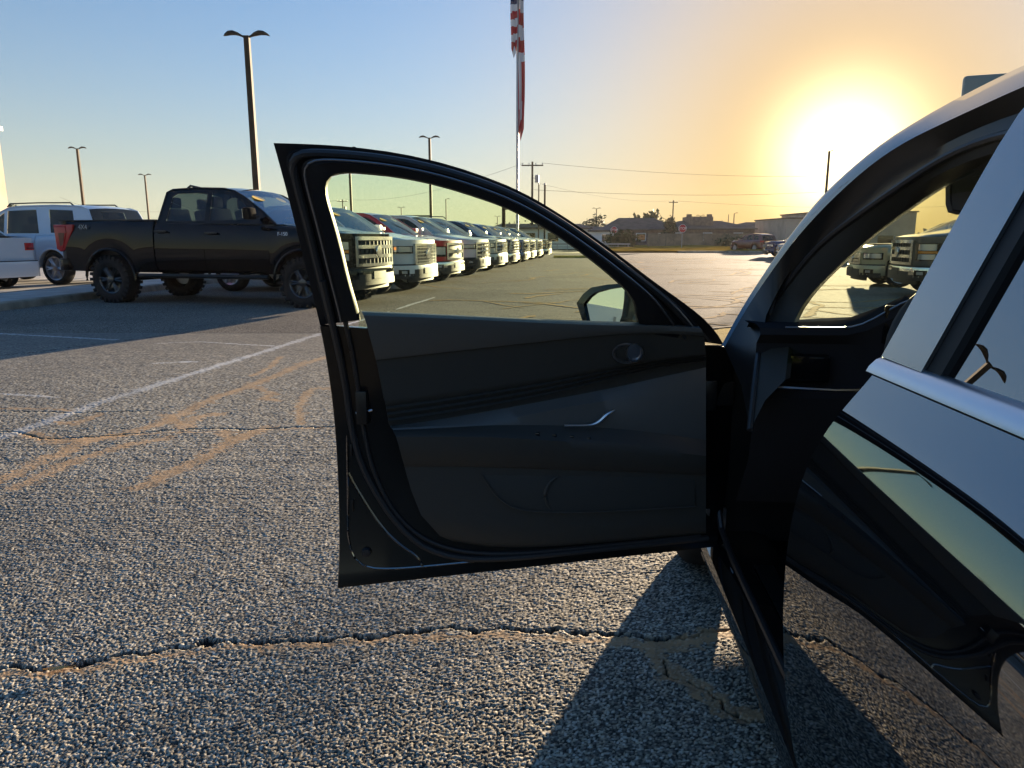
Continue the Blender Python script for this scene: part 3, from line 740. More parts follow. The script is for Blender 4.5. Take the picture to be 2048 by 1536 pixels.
    # extras
    if S.get('step'):
        for side in (1, -1):
            q = MB().tube([(xr + Ra + .1, side * (W + .02), zb - .06), (xf - Ra - .1, side * (W + .02), zb - .06)], .04, 8)
            q.build('running_board', M['black_satin'], t)
    if S.get('rails'):
        for side in (1, -1):
            x0, x1 = S['rails']; y = yc(zr_) - .08; q = MB().tube([(x0, side * y, zr_ - .0), (x0 - .1, side * y, zr_ + .075), ((x0 + x1) / 2, side * y, zr_ + .085), (x1 + .1, side * y, zr_ + .075), (x1, side * y, zr_ + .0)], .018, 6)
            q.build('roof_rack_rail', M['black_satin'], t)
    if S.get('stickers', 1):
        for f, w2 in ((-.62, .15), (.3, .10)):
            k0 = O[a - 1]; k1 = O[a]; x = k1[0] + .14 * (O[0][0] - k1[0]); z = np.interp(x, [k1[0], O[0][0]], [k1[1], O[0][1]]) if O[0][0] > k1[0] else k1[1]
            pts = []
            zz = k1[1] - .10; s_ = .10 / max(.05, (k1[1] - k0[1])); xx = k1[0] + (k0[0] - k1[0]) * s_ + .06
            sl_ = (k0[0] - k1[0]) / (k0[1] - k1[1])
            for q_ in range(14):
                an = 2 * math.pi * q_ / 14; dz = .045 * math.sin(an); dy = w2 * math.cos(an)
                pts.append((xx + sl_ * dz + .03, f * yc(zz) + dy, zz + dz))
            MB().add(pts, [list(range(14))]).build('windscreen_sticker', M['sticker'], t, smooth=0)
    return t

def pickup(**kw):
    S = dict(W=.985, R=.41, Ra=.52, zb=.52, xf=1.84, xr=-1.84, XF=2.72, XR=-3.06, rim=.25, tw=.28,
             top=[(-3.1, 1.39), (-1.13, 1.40), (-1.10, 1.345), (1.22, 1.315), (1.6, 1.31), (2.3, 1.18), (2.8, 1.07)], cowl=(1.22, 1.33),
             panels=[('bed_side', None, -1.135), ('door', -1.105, -.075), ('door', -.065, 1.215), ('fender', 1.225, None)], bed=-1.15,
             face=(.62, 1.1), grille_p=.52, grille_z=(.66, 1.12), bars=2, vbars=9, lamp=(.58, .93, .74, 1.07), lampstyle='stack', bumper=(.36, .61),
             rear=(.72, 1.38), tail=(.78, 1.0, .86, 1.30), tail_shape='wedge', rbumper=(.55, .74),
             O=[(1.30, 1.32), (1.02, 1.53), (.66, 1.76), (.44, 1.875), (.22, 1.925), (-.35, 1.945), (-.85, 1.925), (-.97, 1.88), (-1.10, 1.345)],
             roof_idx=(3, 7), belt=1.34, roof=1.94,
             win=[[(1.00, 1.40), (.62, 1.69), (.40, 1.81), (.25, 1.85), (-.02, 1.865), (-.02, 1.39)], [(-.12, 1.39), (-.12, 1.865), (-.72, 1.855), (-.84, 1.80), (-.92, 1.39)]],
             mirror=(.98, 1.46), seats=(.15, -.75), step=1)
    S.update(kw); return S
def suv(**kw):
    S = dict(W=.995, R=.40, Ra=.47, zb=.42, xf=1.53, xr=-1.53, XF=2.42, XR=-2.86, rim=.28, tw=.27, dark_arch=0, rim_style='multi',
             top=[(-2.9, 1.16), (-2.0, 1.20), (1.0, 1.18), (2.4, 1.10)], cowl=(.95, 1.18),
             panels=[('quarter_panel', None, -1.02), ('door', -1.0, .0), ('door', .01, .97), ('fender', .98, None)],
             face=(.65, 1.1), grille_p=.5, grille_z=(.70, 1.05), bars=2, vbars=8, lamp=(.58, .95, .80, 1.03), bumper=(.34, .64),
             rear=(.60, 1.2), tail=(.80, 1.0, .86, 1.36), rbumper=(.40, .66),
             O=[(1.05, 1.17), (.55, 1.52), (.16, 1.74), (-.05, 1.82), (-.5, 1.87), (-1.5, 1.88), (-2.3, 1.84), (-2.50, 1.78), (-2.78, 1.17)], roof_idx=(3, 7), belt=1.18, roof=1.87, tumble=.24,
             win=[[(.74, 1.23), (.34, 1.55), (.10, 1.70), (.04, 1.73), (.04, 1.23)], [(-.06, 1.23), (-.06, 1.77), (-.95, 1.79), (-1.06, 1.23)], [(-1.42, 1.24), (-1.34, 1.79), (-2.05, 1.76), (-2.16, 1.24)]],
             mirror=(.78, 1.28), seats=(.0, -.95), rails=(.05, -2.0), stickers=0)
    S.update(kw); return S
def car(**kw):
    S = dict(W=.915, R=.335, Ra=.39, zb=.27, xf=1.35, xr=-1.35, XF=2.25, XR=-2.32, rim=.235, tw=.22, dark_arch=0, rim_style='multi', corner=.55, bow=.16,
             top=[(-2.4, .98), (-1.4, .98), (.9, .90), (1.7, .84), (2.3, .72)], cowl=(.92, .91), droop=.06,
             panels=[('quarter_panel', None, -.83), ('door', -.815, .12), ('door', .135, .90), ('fender', .915, None)],
             face=(.45, .74), grille_p=.42, grille_z=(.46, .68), bars=3, vbars=0, lamp=(.50, .92, .56, .71), bumper=(.20, .46),
             rear=(.42, 1.0), tail=(.62, 1.0, .76, .92), rbumper=(.24, .55), deck=-1.55,
             O=[(.98, .91), (.55, 1.14), (.12, 1.32), (-.12, 1.39), (-.5, 1.42), (-.95, 1.39), (-1.25, 1.30), (-1.72, .98)], roof_idx=(3, 5), belt=.94, roof=1.42, tumble=.30, rcrown=.03,
             win=[[(.62, .98), (.18, 1.22), (-.02, 1.30), (-.10, 1.33), (-.10, .98)], [(-.17, .98), (-.17, 1.34), (-.50, 1.36), (-.88, 1.32), (-1.15, 1.20), (-1.22, .99)]],
             mirror=(.62, 1.0), seats=(-.15, -.95), stickers=0)
    S.update(kw); return S
def crossover(**kw):
    S = suv(W=.92, R=.355, Ra=.42, zb=.30, xf=1.36, xr=-1.36, XF=2.24, XR=-2.34, rim=.25, tw=.24, top=[(-2.4, 1.02), (-1.4, 1.03), (.9, 1.0), (1.7, .96), (2.3, .86)], cowl=(.88, 1.01),
            panels=[('quarter_panel', None, -.90), ('door', -.885, .08), ('door', .095, .87), ('fender', .885, None)], face=(.5, .86), grille_p=.46, grille_z=(.55, .80), lamp=(.54, .93, .66, .82), bumper=(.24, .52),
            rear=(.45, 1.02), tail=(.68, 1.0, .86, 1.0), rbumper=(.28, .56),
            O=[(.95, 1.0), (.52, 1.27), (.10, 1.50), (-.10, 1.57), (-.5, 1.62), (-1.3, 1.60), (-1.9, 1.52), (-2.02, 1.46), (-2.26, 1.02)], roof_idx=(3, 7), belt=1.02, roof=1.62, tumble=.27,
            win=[[(.66, 1.07), (.22, 1.36), (.02, 1.47), (-.03, 1.49), (-.03, 1.07)], [(-.10, 1.07), (-.10, 1.51), (-.85, 1.52), (-.98, 1.07)], [(-1.08, 1.08), (-.98, 1.52), (-1.55, 1.46), (-1.75, 1.10)]], mirror=(.66, 1.10), seats=(-.1, -.9), rails=None)
    S.update(kw); return S

# ------------------------------------------------------------------ the black sedan with its open door, close to the camera
A0 = Vector((.43, 1.05, 0)); HEAD = R(84.5)
AX = Vector((math.cos(HEAD), math.sin(HEAD), 0)); OUT = Vector((-math.sin(HEAD), math.cos(HEAD), 0))
LZ = [(.15, -.10), (.22, -.065), (.30, -.040), (.42, -.016), (.55, -.003), (.66, 0), (.74, -.006), (.80, -.018), (.845, -.034), (.875, -.050), (.905, -.070), (.935, -.092), (.96, -.112), (1.0, -.128), (1.12, -.178), (1.27, -.242), (1.33, -.272), (1.37, -.30), (1.40, -.345), (1.43, -.43)]
_zs = np.linspace(0, 1.6, 1601); _g = np.exp(-.5 * (np.arange(-60, 61) / 20.0) ** 2); _g /= _g.sum()
_ls = np.convolve(np.pad(np.interp(_zs, [a for a, b in LZ], [b for a, b in LZ]), 60, mode='edge'), _g, 'valid')
lz = lambda z: float(np.interp(z, _zs, _ls))
def loc(p): q = Vector(p) - A0; return Vector((q.dot(AX), q.dot(OUT), q.z))
def side_px(px, py, off=0.0):
    """a traced point on the sedan's left flank, in the car's own frame (along, outward, up)"""
    d = ray(px, py); z = .8
    for _ in range(60):
        A = A0 + OUT * (lz(z) + off); p = EYE + d * ((A - EYE).dot(OUT) / d.dot(OUT)); z = .5 * z + .5 * p.z
    return loc(p)
CY = -.91
mir = lambda v: Vector((v[0], 2 * CY - v[1], v[2]))
sedan = thing('sedan', A0, HEAD, 'glossy black sedan with its driver door swung wide open', 'car')
BP = M['black_paint']
def flank(s, z):
    k = 0
    if s > 1.55: k = .30 * ((s - 1.55) / .8) ** 2
    if s < -1.5: k = .22 * ((-1.5 - s) / .85) ** 2
    return lz(z) - k
def arch(s):
    z = .20
    for c in (1.47, -1.25):
        d = abs(s - c)
        if d < .385: z = max(z, .33 + math.sqrt(.385 ** 2 - d * d))
    return z
def flank_rows(ss, zlo, zhi, n=16):
    rows = []
    for s in ss:
        z0, z1 = max(zlo, arch(s)), zhi(s) if callable(zhi) else zhi
        rows.append([Vector((s, flank(s, z0) - .06, z0 + .01))] + [Vector((s, flank(s, z0 + (z1 - z0) * i / n), z0 + (z1 - z0) * i / n)) for i in range(n + 1)] + [Vector((s, flank(s, z1) - .05, z1 - .004))])
    return rows
arch_ss = lambda a, b: sorted([s for s in list(np.linspace(a, b, 20)) + [c + .385 * math.cos(q) * .9999 for c in (1.47, -1.25) for q in np.linspace(0, math.pi, 15)] if a <= s <= b])
# rear door
rows = flank_rows(arch_ss(-1.02, .018), .265, lambda s: .956 - .012 * s, 40)
b = MB().grid(rows); b.grid([rows[-1], [v + Vector((-.012, -.06, 0)) for v in rows[-1]]])
rdoor = b.build('rear_door', BP, sedan, smooth=25)
def belt(s): return .958 - .012 * s
q = MB(); q.grid([[Vector((s, lz(z) + o, z)) for z, o in ((belt(s) - .003, -.004), (belt(s) - .002, .007), (belt(s) + .006, .008), (belt(s) + .016, .004), (belt(s) + .021, -.006), (belt(s) + .020, -.02))] for s in np.linspace(-1.35, .032, 24)])
q.add([Vector((.032, lz(.97) + o, z)) for z, o in ((belt(0) - .003, -.004), (belt(0) + .006, .008), (belt(0) + .021, -.006))] , [(0, 1, 2)])
q.build('belt_moulding', M['satin_chrome'], rdoor)
def frame_strip(s0, s1, z0, z1, off, n=10):
    return [[Vector((s, lz(z) + off, z)) for s in np.linspace(s0(z), s1(z), 4)] for z in np.linspace(z0, z1, n)]
bt = belt(0) + .02
q = MB(); q.solid(frame_strip(lambda z: .030, lambda z: -.100, bt, 1.362, .000), (0, -.03, 0)); q.build('pillar_trim', M['pillar_gloss'], rdoor)
q = MB(); q.solid(frame_strip(lambda z: -.101, lambda z: -.138, bt, 1.352, -.006), (0, -.02, 0)); q.build('window_seal', M['rubber'], rdoor)
q = MB(); q.grid([[Vector((s, lz(z) - .016, z)) for z in np.linspace(bt - .01, 1.335 - .10 * max(0, (-s - .7) / .35) ** 2, 8)] for s in np.linspace(-1.02, -.137, 14)]); q.build('rear_window', M['glass_rear'], rdoor)
q = MB(); q.solid([[Vector((s, lz(z) - .004, z)) for z in (1.33 - .10 * max(0, (-s - .7) / .35) ** 2, 1.365 - .10 * max(0, (-s - .7) / .35) ** 2)] for s in np.linspace(-1.06, -.10, 14)], (0, -.03, 0)); q.build('window_frame', M['black_satin'], rdoor)
q = MB().box((-.84, .02, .80), (.20, .022, .035)); q.box((-.76, .0, .80), (.04, .04, .03)); q.box((-.92, .0, .80), (.04, .04, .03)); q.build('door_handle', BP, rdoor, bevel=.008)
# rear quarter, front fender, far flank
q = MB().grid(flank_rows(arch_ss(-2.36, -1.03), .2, lambda s: .965 + .04 * min(1, (-1.03 - s)), 16)); q.build('quarter_panel', BP, sedan)
ftop = lambda s: .838 - .05 * (s - 1.0) - .06 * max(0, (s - 1.7) / .6) ** 2
frows = flank_rows(arch_ss(1.045, 2.30), .2, ftop, 16)
MB().grid(frows).build('front_fender', BP, sedan)
rr_ = flank_rows(arch_ss(-2.36, 2.30), .2, lambda s: .955 if s < 1 else ftop(s), 12)
MB().grid([[mir(v) for v in r] for r in rr_]).build('side_panel', BP, sedan)
# hood, front and tail
hood = []
for s in np.linspace(0, 1, 12):
    r = []
    for f in np.linspace(-1, 1, 17):
        sa = 1.28 - .22 * f * f + (2.36 - .22 * f * f - 1.28 + .22 * f * f) * s
        y = CY - f * (CY - flank(min(sa, 2.3), ftop(min(sa, 2.3)))) * -1
        hw = abs(CY) + flank(min(sa, 2.3), ftop(min(sa, 2.3)))
        r.append(Vector((sa, CY + f * hw, ftop(min(sa, 2.3)) + .05 * (1 - f * f))))
    hood.append(r)
MB().grid(hood).build('hood', BP, sedan)
nose = [[Vector((v.x + dx, CY + (v.y - CY) * k, z if z else v.z)) for v in hood[-1]] for dx, k, z in ((0, 1, None), (.03, .99, .68), (.05, .98, .50), (.02, .97, .25), (-.05, .96, .155))]
MB().grid(nose).build('front_bumper', BP, sedan)
tail = [[Vector((-2.36 + .14 * (1 - f * f) * -1 + dx, CY + f * (abs(CY) + flank(-2.36, z)), z)) for f in np.linspace(-1, 1, 13)] for dx, z in ((.06, 1.0), (0, .8), (-.05, .6), (-.06, .45), (0, .25))]
MB().grid(tail).build('rear_bumper', BP, sedan)
# roof and pillars, traced from the photograph on the flank
C0 = [side_px(*p) for p in [(1446, 690), (1490, 605), (1545, 521), (1586, 462), (1640, 395), (1700, 338), (1770, 281), (1860, 226), (1950, 178), (2048, 130), (2150, 84)]]
C0 = smooth_line(C0, 30, 2)
e = C0[-1]
back = [Vector((s, lz(z), z)) for s, z in ((-.15, 1.408), (-.5, 1.408), (-.9, 1.385), (-1.25, 1.33), (-1.6, 1.22), (-2.0, 1.04))]
O0 = C0 + back
def crown_row(v, c, cx=0): return [Vector((v.x + cx * (1 - f * f), CY + (v.y - CY) * f, v.z + c * (1 - abs(f) ** 2.2))) for f in np.linspace(-1, 1, 15)]
k0 = 21
MB().grid([crown_row(v, .045 * min(1, (i + 1) / 6), .07 * max(0, 1 - i / 5)) for i, v in enumerate(C0[k0:] + back[:4])]).build('roof', BP, sedan)
MB().grid([crown_row(v, .04 - .02 * i, -.08) for i, v in enumerate(back[3:])]).build('rear_windscreen', M['glass_tint'], sedan)
C1 = smooth_line([side_px(*p, -.004) for p in [(1449, 694), (1498, 608), (1554, 527), (1597, 470), (1658, 404), (1730, 338), (1802, 287), (1901, 239), (2048, 172), (2150, 130)]], 30, 2)
C2 = smooth_line([side_px(*p, -.055) for p in [(1500, 860), (1512, 740), (1522, 672), (1540, 615), (1580, 560), (1620, 510), (1660, 472), (1725, 424), (1794, 376), (1875, 322), (1955, 284), (2040, 262), (2150, 245)]], 30, 2)
C3 = smooth_line([side_px(*p, -.115) for p in [(1570, 760), (1578, 690), (1587, 642), (1607, 607), (1640, 567), (1690, 519), (1740, 474), (1780, 443), (1819, 416), (1847, 396), (1890, 368), (1945, 340)]], 30, 2)
pil = MB(); mid01 = [a.lerp(b_, .5) + Vector((0, .006, .002)) for a, b_ in zip(C0, C1)]
pil.grid([C0, mid01, C1]); pil.grid([[v + Vector((-.0, -.05, 0)) for v in C0], C0])
pil.build('pillar', BP, sedan)
MB().grid([[mir(v) for v in C0], [mir(v) for v in C1]]).build('pillar', BP, sedan)
q = MB(); q.grid([C1, [a.lerp(b_, .5) + Vector((0, -.012, 0)) for a, b_ in zip(C1, C2)], C2]); q.build('door_jamb', M['black_satin'], sedan)
q = MB().tube(C2, .0075, 8); q.build('weather_seal', M['seal'], sedan)
q = MB(); q.grid([C2, [a.lerp(b_, .55) + Vector((0, .010, .004)) for a, b_ in zip(C2, C3)], C3, [v + Vector((.03, -.02, 0)) for v in C3]]); q.build('pillar_cover', M['trim_soft'], sedan)
side_w = MB(); side_w.grid([[mir(v) for v in C1[2:]], [Vector((v.x, mir(v).y - .02 + .0 * v.x, min(v.z, .95))) for v in C1[2:]]]); side_w.build('passenger_window', M['glass_mid'], sedan)
W3 = C3[2:]
wr = [crown_row(v, .0, .26 * (1 - i / len(W3)) + .05) for i, v in enumerate(W3)]
MB().grid(wr).build('windscreen', M['glass_front'], sedan)
hl = [crown_row(v + Vector((0, 0, -.012)), .035, .05) for v in [W3[-1], C2[-1] + Vector((0, -.05, .0))]] + [crown_row(Vector((s, lz(1.37) - .03, 1.365)), .035) for s in (-.1, -.6, -1.2)]
MB().grid(hl).build('headliner', M['headliner'], sedan)
q = MB().box((.47, -.615, 1.272), (.022, .46, .15), Matrix.Rotation(R(14), 3, 'Y')); q.build('sun_visor', M['headliner'], sedan, bevel=.02)
# sill and jamb
sill = [(-.115, .155), (-.075, .175), (-.052, .205), (-.046, .235), (-.050, .262), (-.075, .285), (-.10, .292), (-.19, .296), (-.23, .285), (-.26, .20)]
q = MB().grid([[Vector((s, y, z)) for y, z in sill] for s in (-1.0, -.5, 0, .5, .9, 1.06)]); q.build('sill', BP, sedan, smooth=30)
q = MB(); q.tube([(s, -.092, .300) for s in (-.05, .4, .8)] + [(.93, -.085, .33), (.985, -.075, .42), (1.0, -.07, .55), (1.0, -.08, .75)], .009, 8); q.build('door_seal', M['seal'], sedan)
q = MB(); q.box((.45, -.165, .300), (.62, .05, .006)); q.build('scuff_plate', M['black_satin'], sedan, bevel=.002)
q = MB(); q.grid([[Vector((.985 + .02 * (z < .5), y, z)) for z in np.linspace(.27, .85, 8)] for y in (-.055, -.12, -.24, -.34)]); q.grid([[Vector((s, -.052 + (lz(z) if z > .84 else 0), z)) for z in np.linspace(.20, .835, 8)] for s in (.985, 1.05)]); q.build('hinge_pillar', M['black_satin'], sedan)
for z in (.345, .72):
    q = MB().box((.962, -.035, z), (.05, .035, .085)); q.box((.975, -.07, z), (.02, .07, .07)); q.build('door_hinge', M['satin_chrome'] if z < .5 else M['black_satin'], sedan, bevel=.006)
q = MB(); q.grid([[Vector((s, y, z)) for z, y in ((.28, -.08), (.6, -.06), (.9, -.11), (1.1, -.21), (1.33, -.32))] for s in (.0, -.03)]); q.grid([[Vector((-.03 + 0 * y, y + dy, z)) for z, dy in ((.28, -.02), (.6, -.01), (.9, -.06), (1.1, -.16), (1.34, -.27))] for y in (-.05, -.20)]); q.build('centre_pillar', M['black_satin'], sedan)
# inside
q = MB(); q.box((0, CY, .185), (2.3, 1.6, .06)); q.box((1.10, CY, .55), (.06, 1.5, .66)); q.box((-1.3, CY, .6), (.1, 1.5, .8)); q.box((0, 2 * CY + .13, .6), (2.2, .06, .6)); q.build('cabin_floor', M['underbody'], sedan)
dash = []
for y in np.linspace(-.10, -1.70, 41):
    bin_ = math.exp(-((y + .50) / .14) ** 4); scr = math.exp(-((y + .93) / .17) ** 6)
    h = .085 * bin_ + .03 * scr; fr_x = .70 - .07 * bin_ - .03 * scr
    dash.append([Vector((x, y, z)) for x, z in ((.84 + .31 * (1 - ((y - CY) / .81) ** 2), .925), (.82 + .29 * (1 - ((y - CY) / .81) ** 2), .938), (max(fr_x + .17, .80 + .15 * (1 - ((y - CY) / .81) ** 2)), .94), (fr_x + .16, .94 + h * .35), (fr_x + .05, .945 + h), (fr_x, .94 + h), (fr_x - .008, .925 + h * .9), (fr_x + .025, .90), (fr_x + .03, .80), (fr_x - .005, .77), (fr_x + .03, .60), (fr_x + .14, .45))])
MB().grid(dash).build('dashboard', M['dash'], sedan)
q = MB(); q.box((.665, -.50, .955), (.012, .26, .09)); q.build('instrument_display', M['black_gloss'], sedan, bevel=.004)
q = MB().lathe([(.180 + .016 * math.cos(k), .018 * math.sin(k)) for k in np.linspace(0, 2 * math.pi, 11)[:-1]], 40, 'x', closed=True)
for a in (-.15, math.pi + .15, -math.pi / 2): q.box((-.01, .10 * math.cos(a), .10 * math.sin(a)), (.02, .15 if abs(math.sin(a)) < .5 else .05, .04 if abs(math.sin(a)) < .5 else .15))
q.box((-.005, 0, 0), (.04, .13, .11)); st = q.build('steering_wheel', M['trim_soft'], sedan); st.location = (.44, -.485, .90); st.rotation_euler = (0, R(22), 0)
q = MB(); q.tube([(.44, -.485, .90), (.75, -.485, .80)], .05, 10); q.box((.50, -.485, .87), (.06, .34, .03)); q.build('steering_column', M['plastic'], sedan)
q = MB(); q.box((.72, -.20, .84), (.03, .15, .07)); q.build('air_vent', M['black_gloss'], sedan, bevel=.01)
q = MB(); q.tube([(.68, -.125, .80), (.675, -.28, .795), (.67, -.42, .80)], .004, 6); q.build('dash_accent', M['satin_chrome'], sedan)
de = [Vector((.70 - .07 * math.exp(-((y + .50) / .14) ** 4) - .03 * math.exp(-((y + .93) / .17) ** 6), y, .942 + .085 * math.exp(-((y + .50) / .14) ** 4) + .03 * math.exp(-((y + .93) / .17) ** 6))) for y in np.linspace(-.16, -1.0, 40)]
MB().tube(de, .0028, 6).build('dash_edge_highlight', M['steel'], sedan)  # thin steel tube imitates the sun's highlight along the plastic dash edge
for sy in (-.50, -1.32):
    q = MB(); q.box((-.02, sy, .47), (.54, .50, .16)); q.box((-.36, sy, .80), (.16, .50, .66), Matrix.Rotation(R(-18), 3, 'Y')); q.box((-.50, sy, 1.20), (.10, .26, .18)); q.build('front_seat', M['seat'], sedan, bevel=.04)
q = MB(); q.box((-1.0, CY, .46), (.5, 1.3, .16)); q.box((-1.28, CY, .76), (.16, 1.3, .6), Matrix.Rotation(R(-20), 3, 'Y')); q.build('rear_seat', M['seat'], sedan, bevel=.04)
SW = dict(R=.33, tw=.225, rim=.225)
for s_ in (1.47, -1.25):
    wheel(sedan, (s_, -.135, .33), 1, SW, M['alloy'], 'multi'); wheel(sedan, (s_, 2 * CY + .135, .33), -1, SW, M['alloy'], 'multi')
q = MB(); q.box((1.55, CY, .45), (1.3, 1.2, .5)); q.build('wheel_housing', M['underbody'], sedan); q = MB(); q.box((-1.55, CY, .45), (1.3, 1.2, .5)); q.build('wheel_housing', M['underbody'], sedan)

# ---- the open door
H0 = Vector((.600, 2.056, 0)); DE = Vector((-.974, -.2255, 0)); DN = Vector((.2255, -.974, 0))
def dpx(px, py, off=0.0):
    """a traced point on the open door, off towards the cabin side, in the car's own frame"""
    d = ray(px, py); z = .8
    for _ in range(60):
        A = H0 + DN * (-lz(z) + off); p = EYE + d * ((A - EYE).dot(DN) / d.dot(DN)); z = .5 * z + .5 * p.z
    return loc(p)
dn_l = Vector((DN.dot(AX), DN.dot(OUT), 0))
LE = [(675, 1163), (679, 1100), (678, 1000), (674, 900), (666, 800), (651, 700), (640, 648)]
RE = [(1420, 1083), (1436, 1000), (1446, 900), (1452, 800), (1454, 740), (1453, 705), (1448, 690)]
L_ = smooth_line([dpx(*p) for p in LE], 18, 2); R_ = smooth_line([dpx(*p) for p in RE], 18, 2)
q = MB(); q.solid([[a.lerp(b_, t) for t in np.linspace(0, 1, 9)] for a, b_ in zip(L_, R_)], dn_l * .040)
fdoor = q.build('front_door', M['jamb_black'], sedan, smooth=30, bevel=.004)
OT = [(640, 650), (628, 600), (603, 500), (578, 400), (562, 340), (547, 286)]
OB = [(547, 286), (620, 288), (700, 293), (800, 306), (900, 329), (1000, 364), (1060, 392), (1120, 428), (1180, 468), (1250, 519), (1310, 565), (1370, 607), (1412, 640), (1438, 672), (1448, 690)]
IA = [(721, 640), (718, 620), (700, 560), (682, 480), (666, 425), (655, 390), (655, 368), (664, 353)]
IB = [(664, 353), (688, 347), (720, 348), (800, 356), (880, 373), (960, 398), (1010, 416), (1060, 441), (1110, 470), (1160, 505), (1205, 540), (1245, 575), (1266, 600), (1272, 650), (1300, 668)]
def rim(t, off, K=22, M_=46):
    """a line round the window frame, t = 0 at the outer edge and 1 at the glass"""
    a0 = smooth_line([Vector((*p, 0)) for p in OT], K, 1); a1 = smooth_line([Vector((*p, 0)) for p in IA], K, 1)
    b0_ = smooth_line([Vector((*p, 0)) for p in OB], M_, 1); b1_ = smooth_line([Vector((*p, 0)) for p in IB], M_, 1)
    pts = [x.lerp(y, t) for x, y in zip(a0, a1)] + [x.lerp(y, t) for x, y in zip(b0_, b1_)][1:]
    if .05 < t < .95:
        k = K; rad = 6
        for _ in range(3):
            pts = pts[:1] + [(pts[i - 1] + pts[i] * 2 + pts[i + 1]) / 4 for i in range(1, len(pts) - 1)] + pts[-1:]
    return [dpx(p.x, p.y, off) for p in pts]
q = MB(); q.grid([rim(0, -.004), rim(0, .016), rim(.16, .018), rim(.20, .030), rim(.42, .034), rim(.46, .046), rim(.62, .056), rim(.93, .053), rim(.975, .046), rim(1, .018), rim(1, -.006), rim(.5, -.012), rim(0, -.004)])
q.build('window_frame', M['frame_black'], fdoor)
MB().tube(rim(.30, .040), .0085, 8).build('weather_seal', M['seal'], fdoor)
MB().tube(rim(.52, .058)[:], .0022, 6).build('frame_highlight', M['steel'], fdoor)  # thin bright tube added as a highlight line round the black frame
gp = [(p.x, p.y) for p in smooth_line([Vector((*p, 0)) for p in IA + IB[1:12]], 60, 1)] + [(1330, 640), (1330, 690), (715, 690)]
def bounds(y):
    xs = [a_[0] + (b_[0] - a_[0]) * (y - a_[1]) / (b_[1] - a_[1]) for a_, b_ in zip(gp, gp[1:] + gp[:1]) if (a_[1] - y) * (b_[1] - y) <= 0 and abs(a_[1] - b_[1]) > 1e-6]
    return min(xs), max(xs)
gl = MB(); gys = list(np.linspace(349, 420, 12)) + list(np.linspace(430, 688, 14))
for o_ in (.004, .0075):
    gl.grid([[dpx(x, y, o_) for x in np.linspace(bounds(y)[0] - 2, bounds(y)[1] + 2, 13)] for y in gys])
gl.build('window_glass', M['glass_door'], fdoor, smooth=80)
def pxl(pts, off, n=40): return smooth_line([dpx(*p, off) for p in pts], n, 2)
TR = 1412
T = [pxl([(722, 622), (900, 629), (1100, 639), (1260, 644), (1330, 646), (TR - 14, 652)], .012),
     pxl([(724, 625), (900, 632), (1100, 642), (1260, 648), (1330, 648), (TR - 14, 654)], .046),
     pxl([(727, 631), (900, 637), (1100, 647), (1260, 652), (1330, 651), (TR - 10, 657)], .060),
     pxl([(733, 648), (900, 654), (1100, 662), (1260, 662), (1340, 661), (TR - 6, 665)], .068),
     pxl([(752, 720), (900, 703), (1100, 681), (1230, 668), (1330, 666), (TR - 4, 672)], .062)]
T2 = [pxl([(752, 720), (900, 703), (1100, 681), (1230, 668), (1330, 666), (TR - 4, 672)], .062), pxl([(752, 721), (900, 704), (1100, 682), (1230, 669), (1330, 667), (TR - 4, 673)], .052),
      pxl([(757, 742), (900, 724), (1100, 700), (1230, 686), (1330, 682), (TR - 2, 686)], .060),
      pxl([(768, 800), (900, 782), (1100, 752), (1230, 728), (1330, 712), (TR, 706)], .062)]
for k in range(4):
    d = k * 12
    T2 += [pxl([(771 + k * 2, 806 + d), (900, 789 + d), (1100, 758 + d * .85), (1230, 733 + d * .6), (1330, 716 + d * .4), (TR, 710 + d * .3)], .062),
           pxl([(772 + k * 2, 813 + d), (900, 796 + d), (1100, 764 + d * .85), (1230, 738 + d * .6), (1330, 720 + d * .4), (TR, 712 + d * .3)], .053)]
T2 += [pxl([(780, 853), (900, 836), (1100, 800), (1230, 775), (1330, 752), (TR, 735)], .052)]
T3 = [pxl([(780, 853), (900, 836), (1100, 800), (1230, 775), (1330, 752), (TR, 735)], .052),
      pxl([(784, 857), (900, 850), (980, 846), (1100, 820), (1230, 798), (1300, 798), (TR, 800)], .085),
      pxl([(786, 860), (900, 855), (980, 850), (1100, 850), (1230, 856), (1330, 868), (TR, 880)], .088),
      pxl([(788, 866), (900, 866), (1000, 868), (1100, 874), (1230, 882), (1330, 894), (TR, 906)], .118),
      pxl([(793, 874), (900, 873), (1000, 875), (1100, 881), (1230, 890), (1330, 902), (TR, 912)], .126),
      pxl([(797, 890), (900, 890), (1000, 892), (1100, 897), (1230, 906), (1330, 915), (TR, 922)], .124),
      pxl([(808, 930), (900, 930), (1000, 932), (1100, 936), (1230, 940), (1330, 944), (TR, 948)], .108),
      pxl([(809, 933), (900, 933), (1000, 935), (1100, 939), (1230, 943), (1330, 947), (TR, 951)], .098),
      pxl([(822, 980), (900, 985), (1000, 988), (1100, 992), (1230, 995), (1330, 995), (TR, 995)], .090),
      pxl([(842, 1030), (930, 1040), (1020, 1045), (1100, 1046), (1230, 1045), (1330, 1040), (TR, 1036)], .078),
      pxl([(880, 1072), (960, 1084), (1040, 1086), (1120, 1084), (1230, 1076), (1330, 1068), (TR, 1062)], .066),
      pxl([(905, 1082), (970, 1093), (1040, 1095), (1120, 1092), (1230, 1083), (1330, 1074), (TR, 1067)], .044)]
MB().grid(T).build('trim_pad', M['trim'], fdoor, smooth=50)
MB().grid(T2).build('trim_insert', M['trim_soft'], fdoor, smooth=50)
q = MB().grid(T3[:3]); q.build('pull_recess', M['trim'], fdoor, smooth=50)
